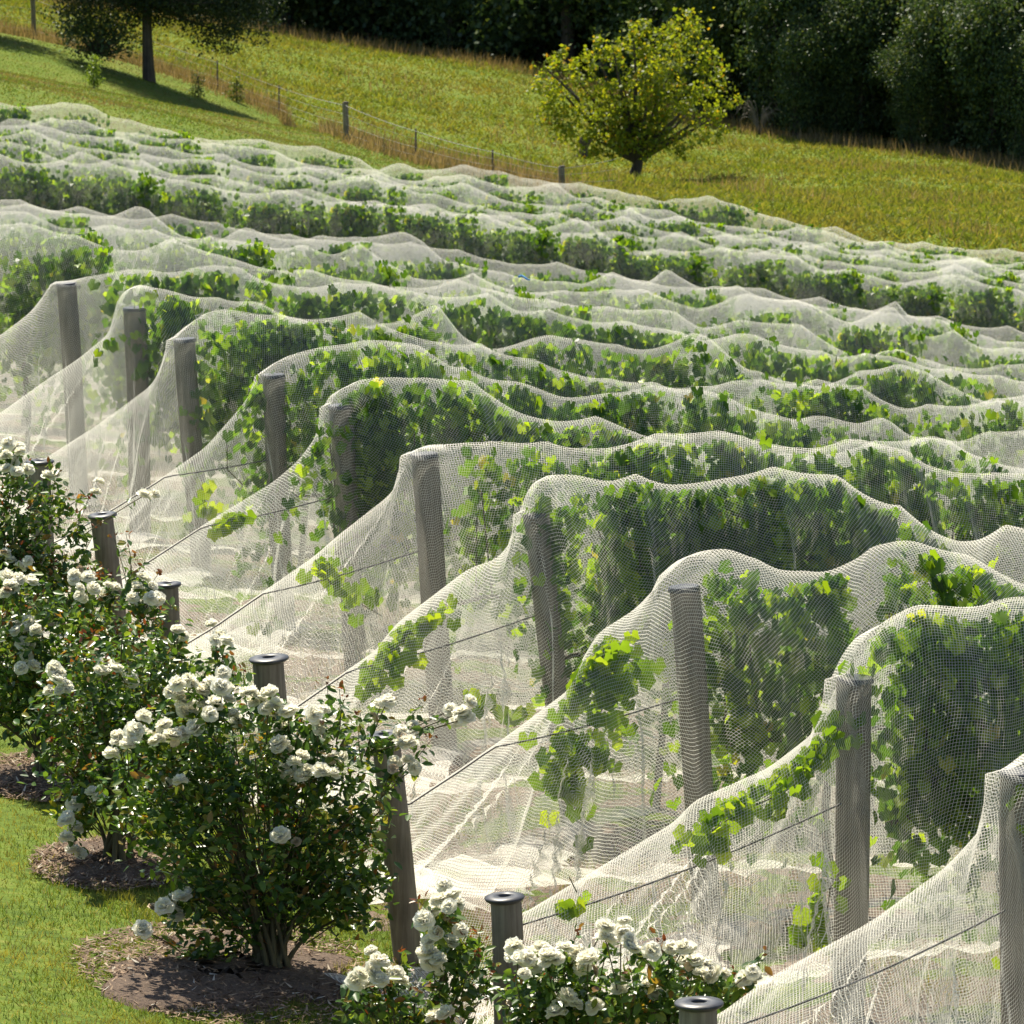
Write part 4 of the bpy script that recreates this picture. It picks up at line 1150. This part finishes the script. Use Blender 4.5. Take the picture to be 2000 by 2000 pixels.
# ------------------------------------------------------------------ trees
def crown_mesh(blobs, ncl, per, lsz, rs, cl_r, shell=.55, droop=0.):
    """blobs: (x,y,z,rx,ry,rz). leaves in clumps spread through the crown"""
    b = np.array(blobs, float); vol = b[:, 3] * b[:, 4] * b[:, 5]; pr = vol ** .8 / (vol ** .8).sum()
    ids = rs.choice(len(b), ncl, p=pr)
    d = unit(rs.normal(0, 1, (ncl, 3))); rad = rs.uniform(shell ** 3, 1, ncl) ** (1 / 3)
    cp_ = b[ids, :3] + d * rad[:, None] * b[ids, 3:]
    csz = cl_r * rs.uniform(.5, 1.4, ncl)
    pos = np.repeat(cp_, per, 0) + rs.normal(0, 1, (ncl * per, 3)) * np.repeat(csz, per)[:, None] * [1, 1, .7]
    n = len(pos)
    tip = rs.normal(0, 1, (n, 3)) + [0, 0, -droop]
    nor = rs.normal(0, .8, (n, 3)) + [0, 0, .8]
    return leaf_cloud(pos, tip, nor, lsz * rs.uniform(.6, 1.3, n), TL, TLF) + (cp_,)
def branch_mesh(mb, start, targets, r0, rs):
    for tg in targets:
        s = np.linspace(0, 1, 8)[:, None]
        mid = start * .45 + tg * .55 + np.array([0, 0, -.12 * np.linalg.norm(tg - start)]) * rs.uniform(-.5, 1)
        pts = start * (1 - s) ** 2 + 2 * mid * s * (1 - s) + tg * s * s + np.cumsum(rs.normal(0, .015, (8, 3)), 0)
        mb.tube(pts, r0 * (1 - .85 * s[:, 0]), 7, False)
def make_tree(name, loc, label, blobs, mt, ncl, per, lsz, cl_r, trunk_h, tr, seed, group=None, nb=14, shell=.5, cat='tree', lean=0., droop=0., fork=None):
    rs = np.random.default_rng(seed)
    e = empty(name, loc, label=label, cat=cat, group=group)
    v, f, cps = crown_mesh(blobs, ncl, per, lsz, rs, cl_r, shell, droop)
    mesh_np('crown', v, f, M[mt], e)
    mb = MB(); s = np.linspace(0, 1, 10)
    mb.tube(np.stack([lean * s + .04 * tr * 8 * np.sin(s * 5 + seed), .03 * np.cos(s * 4), -.3 + (trunk_h + .3) * s], 1), tr * (1.25 - .6 * s) + tr * .5 * np.exp(-s * 9), 12, True, .05, rs)
    st = np.array([lean, 0, trunk_h * .96]) if fork is None else np.array(fork)
    idx = rs.choice(len(cps), nb)
    branch_mesh(mb, st, cps[idx], tr * .55, rs)
    mb.obj('trunk', M['tbark'], e)
    return e
def GP(px, py, D):
    if px > 0: return HIT(px, py, 110)
    p = P(px, py, D); p[2] = gz1(p[0], p[1]); return p
# big dark tree at top left; 1 m = 76 px here
b = GP(290, 158, 146)
make_tree('dark_tree', b, 'large dark feathery tree with a straight trunk at top left, by the fence',
          [(-.9, 0, 2.9, 1.7, 1.8, 1.3), (1.3, 0, 2.6, 1.9, 1.8, 1.2), (2.15, 0, 1.55, 1.2, 1.3, .8), (2.6, 0, 2.6, 1.0, 1.0, .9), (0, 0, 4.2, 2.6, 2.3, 1.8), (.4, .2, 1.9, 1.0, 1.0, .5), (-1.8, 0, 1.8, .6, .8, .6), (0, 0, 6, 2, 2, 1.6)],
          'feather', 2300, 30, .085, .2, 5.5, .115, 3, nb=40, shell=.2, droop=.5, fork=(0, 0, 1.9))
b = GP(-120, 100, 149)
make_tree('dark_tree', b, 'dark tree at the left edge shading the mown grass',
          [(-.5, 0, 2.8, 1.7, 1.8, 1.3), (1.0, 0, 2.6, 1.6, 1.8, 1.2), (0, 0, 4.2, 2.2, 2.3, 1.8)], 'dark', 700, 34, .12, .24, 5.5, .12, 31, nb=20, shell=.2, droop=.5, fork=(0, 0, 1.9))
# brushy shrub to its left, small saplings
b = GP(185, 128, 147)
make_tree('bare_shrub', b, 'dark twiggy shrub left of the large dark tree', [(-.15, 0, .85, .75, .6, .75), (.55, 0, .8, .6, .5, .6)], 'dark', 220, 16, .09, .2, .25, .05, 5, nb=60, shell=.1, cat='shrub')
b = GP(183, 172, 140)
make_tree('sapling', b, 'small bright green sapling in front of the dark twiggy shrub', [(0, 0, .45, .16, .16, .42), (.02, 0, .2, .2, .15, .2)], 'sap', 40, 14, .07, .07, .5, .012, 6, nb=5, shell=.1, cat='sapling')
b = GP(388, 190, 148)
make_tree('seedling_tree', b, 'dark pointed seedling at the fence under the dark tree', [(0, 0, .35, .16, .15, .35), (0, 0, .15, .22, .2, .18)], 'olive', 30, 14, .07, .06, .55, .012, 7, nb=5, shell=.1, cat='seedling')
b = GP(463, 200, 148)
make_tree('seedling_tree', b, 'dark pointed seedling right of the first one, near the steel picket', [(0, 0, .35, .16, .15, .4), (0, 0, .15, .25, .2, .18)], 'olive', 34, 14, .07, .06, .6, .012, 8, nb=5, shell=.1, cat='seedling')
# apple tree; 1 m = 75 px
b = GP(1243, 350, 147)
ap = []
def apx(px, py, rx, ry): ap.append(((px - 1243) / 75.5, random.uniform(-.6, .6), (350 - py) / 75.5, rx / 75.5, rx / 75.5 * .9, ry / 75.5))
for q in [(1120,160,55,45),(1185,100,50,40),(1250,75,45,35),(1330,85,60,45),(1345,45,35,22),(1385,115,40,40),(1090,225,42,32),(1160,230,60,35),(1235,170,65,50),(1310,180,60,50),(1370,215,45,45),(1250,280,75,28),(1330,275,45,35),(1400,165,35,30),(1425,200,25,18),(1065,175,30,30),(1200,270,50,30),(1150,290,25,16),(1250,240,60,35),(1200,190,60,40),(1290,130,50,40),(1070,150,40,35),(1090,120,35,30),(1060,215,30,22),(1120,265,35,20),(1390,255,35,25)]: apx(*q)
make_tree('apple_tree', b, 'yellow green spreading tree with a low forked trunk, alone in the paddock', ap, 'apple', 560, 17, .125, .10, .5, .17, 9, nb=26, shell=.1, fork=(0, 0, .45))
# stump and bare twigs
b = GP(1140, 308, 152)
mb = MB(); s = np.linspace(0, 1, 7); mb.tube(np.stack([.06 * s, 0 * s, -.1 + .65 * s], 1), .17 - .07 * s + .03 * np.sin(s * 9), 12, True, .16)
mb.tube(np.stack([.05 + .25 * s, .02 * s, .25 + .4 * s], 1), .06 - .03 * s, 8, True, .12)
tag(mb.obj('tree_stump', M['tbark'], loc=b), 'brown broken tree stump left of the yellow green tree', 'tree stump')
b = GP(1485, 262, 164); mb = MB(); rs = np.random.default_rng(4)
for i in range(26):
    a = rs.uniform(0, 6.28); h = rs.uniform(.5, 1.0); rr_ = rs.uniform(.3, .75); s = np.linspace(0, 1, 10)
    mb.tube(np.stack([rr_ * math.cos(a) * s, .5 * rr_ * math.sin(a) * s, h * np.sin(s * 2.3) - .03], 1), .014 - .008 * s, 5, False)
tag(mb.obj('bare_bush', M['fwire'] if False else M['post'], loc=b), 'grey bare arching twigs at the edge of the dark wood', 'bush')
# the wood: individual trees along the edge
wt = []
rs0 = random.Random(12)
types = [('dark', .16), ('dark', .16), ('olive', .15)]
wood_protos = []
for i in range(6):
    mt = ['dark', 'dark', 'olive', 'dark', 'olive', 'dark'][i]
    rr_ = random.Random(80 + i); bl = []
    for q in range(12):
        a = rr_.uniform(0, 6.28); rad = rr_.uniform(.2, 2.0)
        bl.append((rad * math.cos(a), rad * math.sin(a), rr_.uniform(.7, 7.5), rr_.uniform(.9, 1.8), rr_.uniform(.9, 1.7), rr_.uniform(.7, 1.4)))
    wood_protos.append((bl, mt))
lab_w = ['dense dark evergreen', 'dark bushy tree', 'olive leaved sunlit tree', 'tall dark tree', 'loose olive green tree', 'dark undergrowth tree']
cnt = {}
made = {}
spots = []
for px in range(-250, 2400, 62):
    X = np.interp(px, [-250, 540, 1000, 1480, 2000, 2400], [190, 190, 186, 168, 162, 158])
    spots.append((px + rs0.uniform(-25, 25), X + rs0.uniform(1.8, 4)))
for px in range(-300, 2500, 85):
    if 1730 < px < 1810: continue
    X = np.interp(px, [-250, 540, 1000, 1480, 2000, 2400], [198, 198, 194, 178, 172, 168])
    spots.append((px + rs0.uniform(-30, 30), X + rs0.uniform(0, 5)))
for px in range(-350, 2600, 110):
    if 1700 < px < 1850: continue
    spots.append((px + rs0.uniform(-30, 30), rs0.uniform(205, 214)))
front_small = []
for (px, dd, sc_) in ((1430, 1.5, .5), (1515, .5, .62), (1560, -1, .38), (1690, 1.0, .50), (1640, .5, .36), (1860, .8, .52), (1790, -.5, .34), (1950, .3, .55), (880, 1.5, .42), (950, 1, .5), (2010, -.5, .4)):
    D = np.interp(px, [-250, 540, 1000, 1480, 2000, 2400], [190, 190, 186, 168, 162, 158]) + dd - 1.6
    front_small.append((px, D, sc_))
for i, (px, D) in enumerate(spots):
    if 1715 < px < 1830 and D > 168: continue
    x = (px - 1000) / F * D * .99
    if px < 480 and D < 200: D = D + 8
    z = gz1(x, D)
    right = px > 1380
    ti = rs0.choice([2, 4, 0, 3]) if right and D < 172 else rs0.choice([0, 1, 3, 5])
    sc = rs0.uniform(.8, 1.25)
    if 1700 < px < 1860: sc *= .5
    if ti not in made:
        bl, mt = wood_protos[ti]
        e = make_tree('wood_tree', (x, D, z), '', bl, mt, 620, 26, .2, .42, 6.5, .17, 300 + ti, nb=26, shell=.45)
        made[ti] = e
    else:
        src = made[ti]; e = src.copy(); COL.objects.link(e)
        for ch in list(src.children):
            c = ch.copy(); COL.objects.link(c); c.parent = e
        e.location = (x, D, z)
    e.rotation_euler[2] = rs0.uniform(0, 6.28); e.scale = (sc, sc, sc * rs0.uniform(.9, 1.1))
    if px > 1380 and i < 43: pass
    if i < 43:
        cnt[ti] = cnt.get(ti, 0) + 1
        tag(e, '%s at the wood front, %s of its kind from left' % (lab_w[ti], ordl[cnt[ti] - 1]), 'tree', 'trees at the front edge of the dark wood')
    else:
        lb = '%s in the shade deep inside the wood, behind the front trees' % lab_w[ti]
        tag(e, lb, 'tree', 'shaded inner trees: ' + lab_w[ti])
bush_lab = ['low olive tree at the wood edge just right of the yellow green tree', 'rounded olive tree with sunlit top, right of the bare arching twigs', 'low olive bush in front of the rounded olive tree', 'broad sunlit olive tree below the pale gap in the wood',
            'small olive bush left of the broad sunlit one', 'olive tree right of the pale gap in the wood', 'low bush at the foot of the wood under the pale gap', 'olive tree near the right edge of the picture',
            'grey olive bush at the wood edge left of the yellow green tree', 'loose olive bush just behind the left side of the yellow green tree', 'low olive bush cut off by the right edge below the wood']
for (px, D, sc_), lb in zip(front_small, bush_lab):
    src = made[2 if (px % 20) else 4] if 2 in made and 4 in made else list(made.values())[0]
    e = src.copy(); COL.objects.link(e); e.name = 'olive_tree'
    for ch in list(src.children):
        c = ch.copy(); COL.objects.link(c); c.parent = e
    x = (px - 1000) / F * D * .99
    e.location = (x, D, gz1(x, D)); e.rotation_euler[2] = px * .7; e.scale = (sc_, sc_, sc_ * 1.15)
    if 'group' in e: del e['group']
    tag(e, lb, 'tree', 'low olive trees in front of the wood')
print('objects', len(SC.objects))

for o in SC.objects:
    if o.parent is None and o.get('label') and not 4 <= len(o['label'].split()) <= 16: print('LONG', len(o['label'].split()), o['label'])
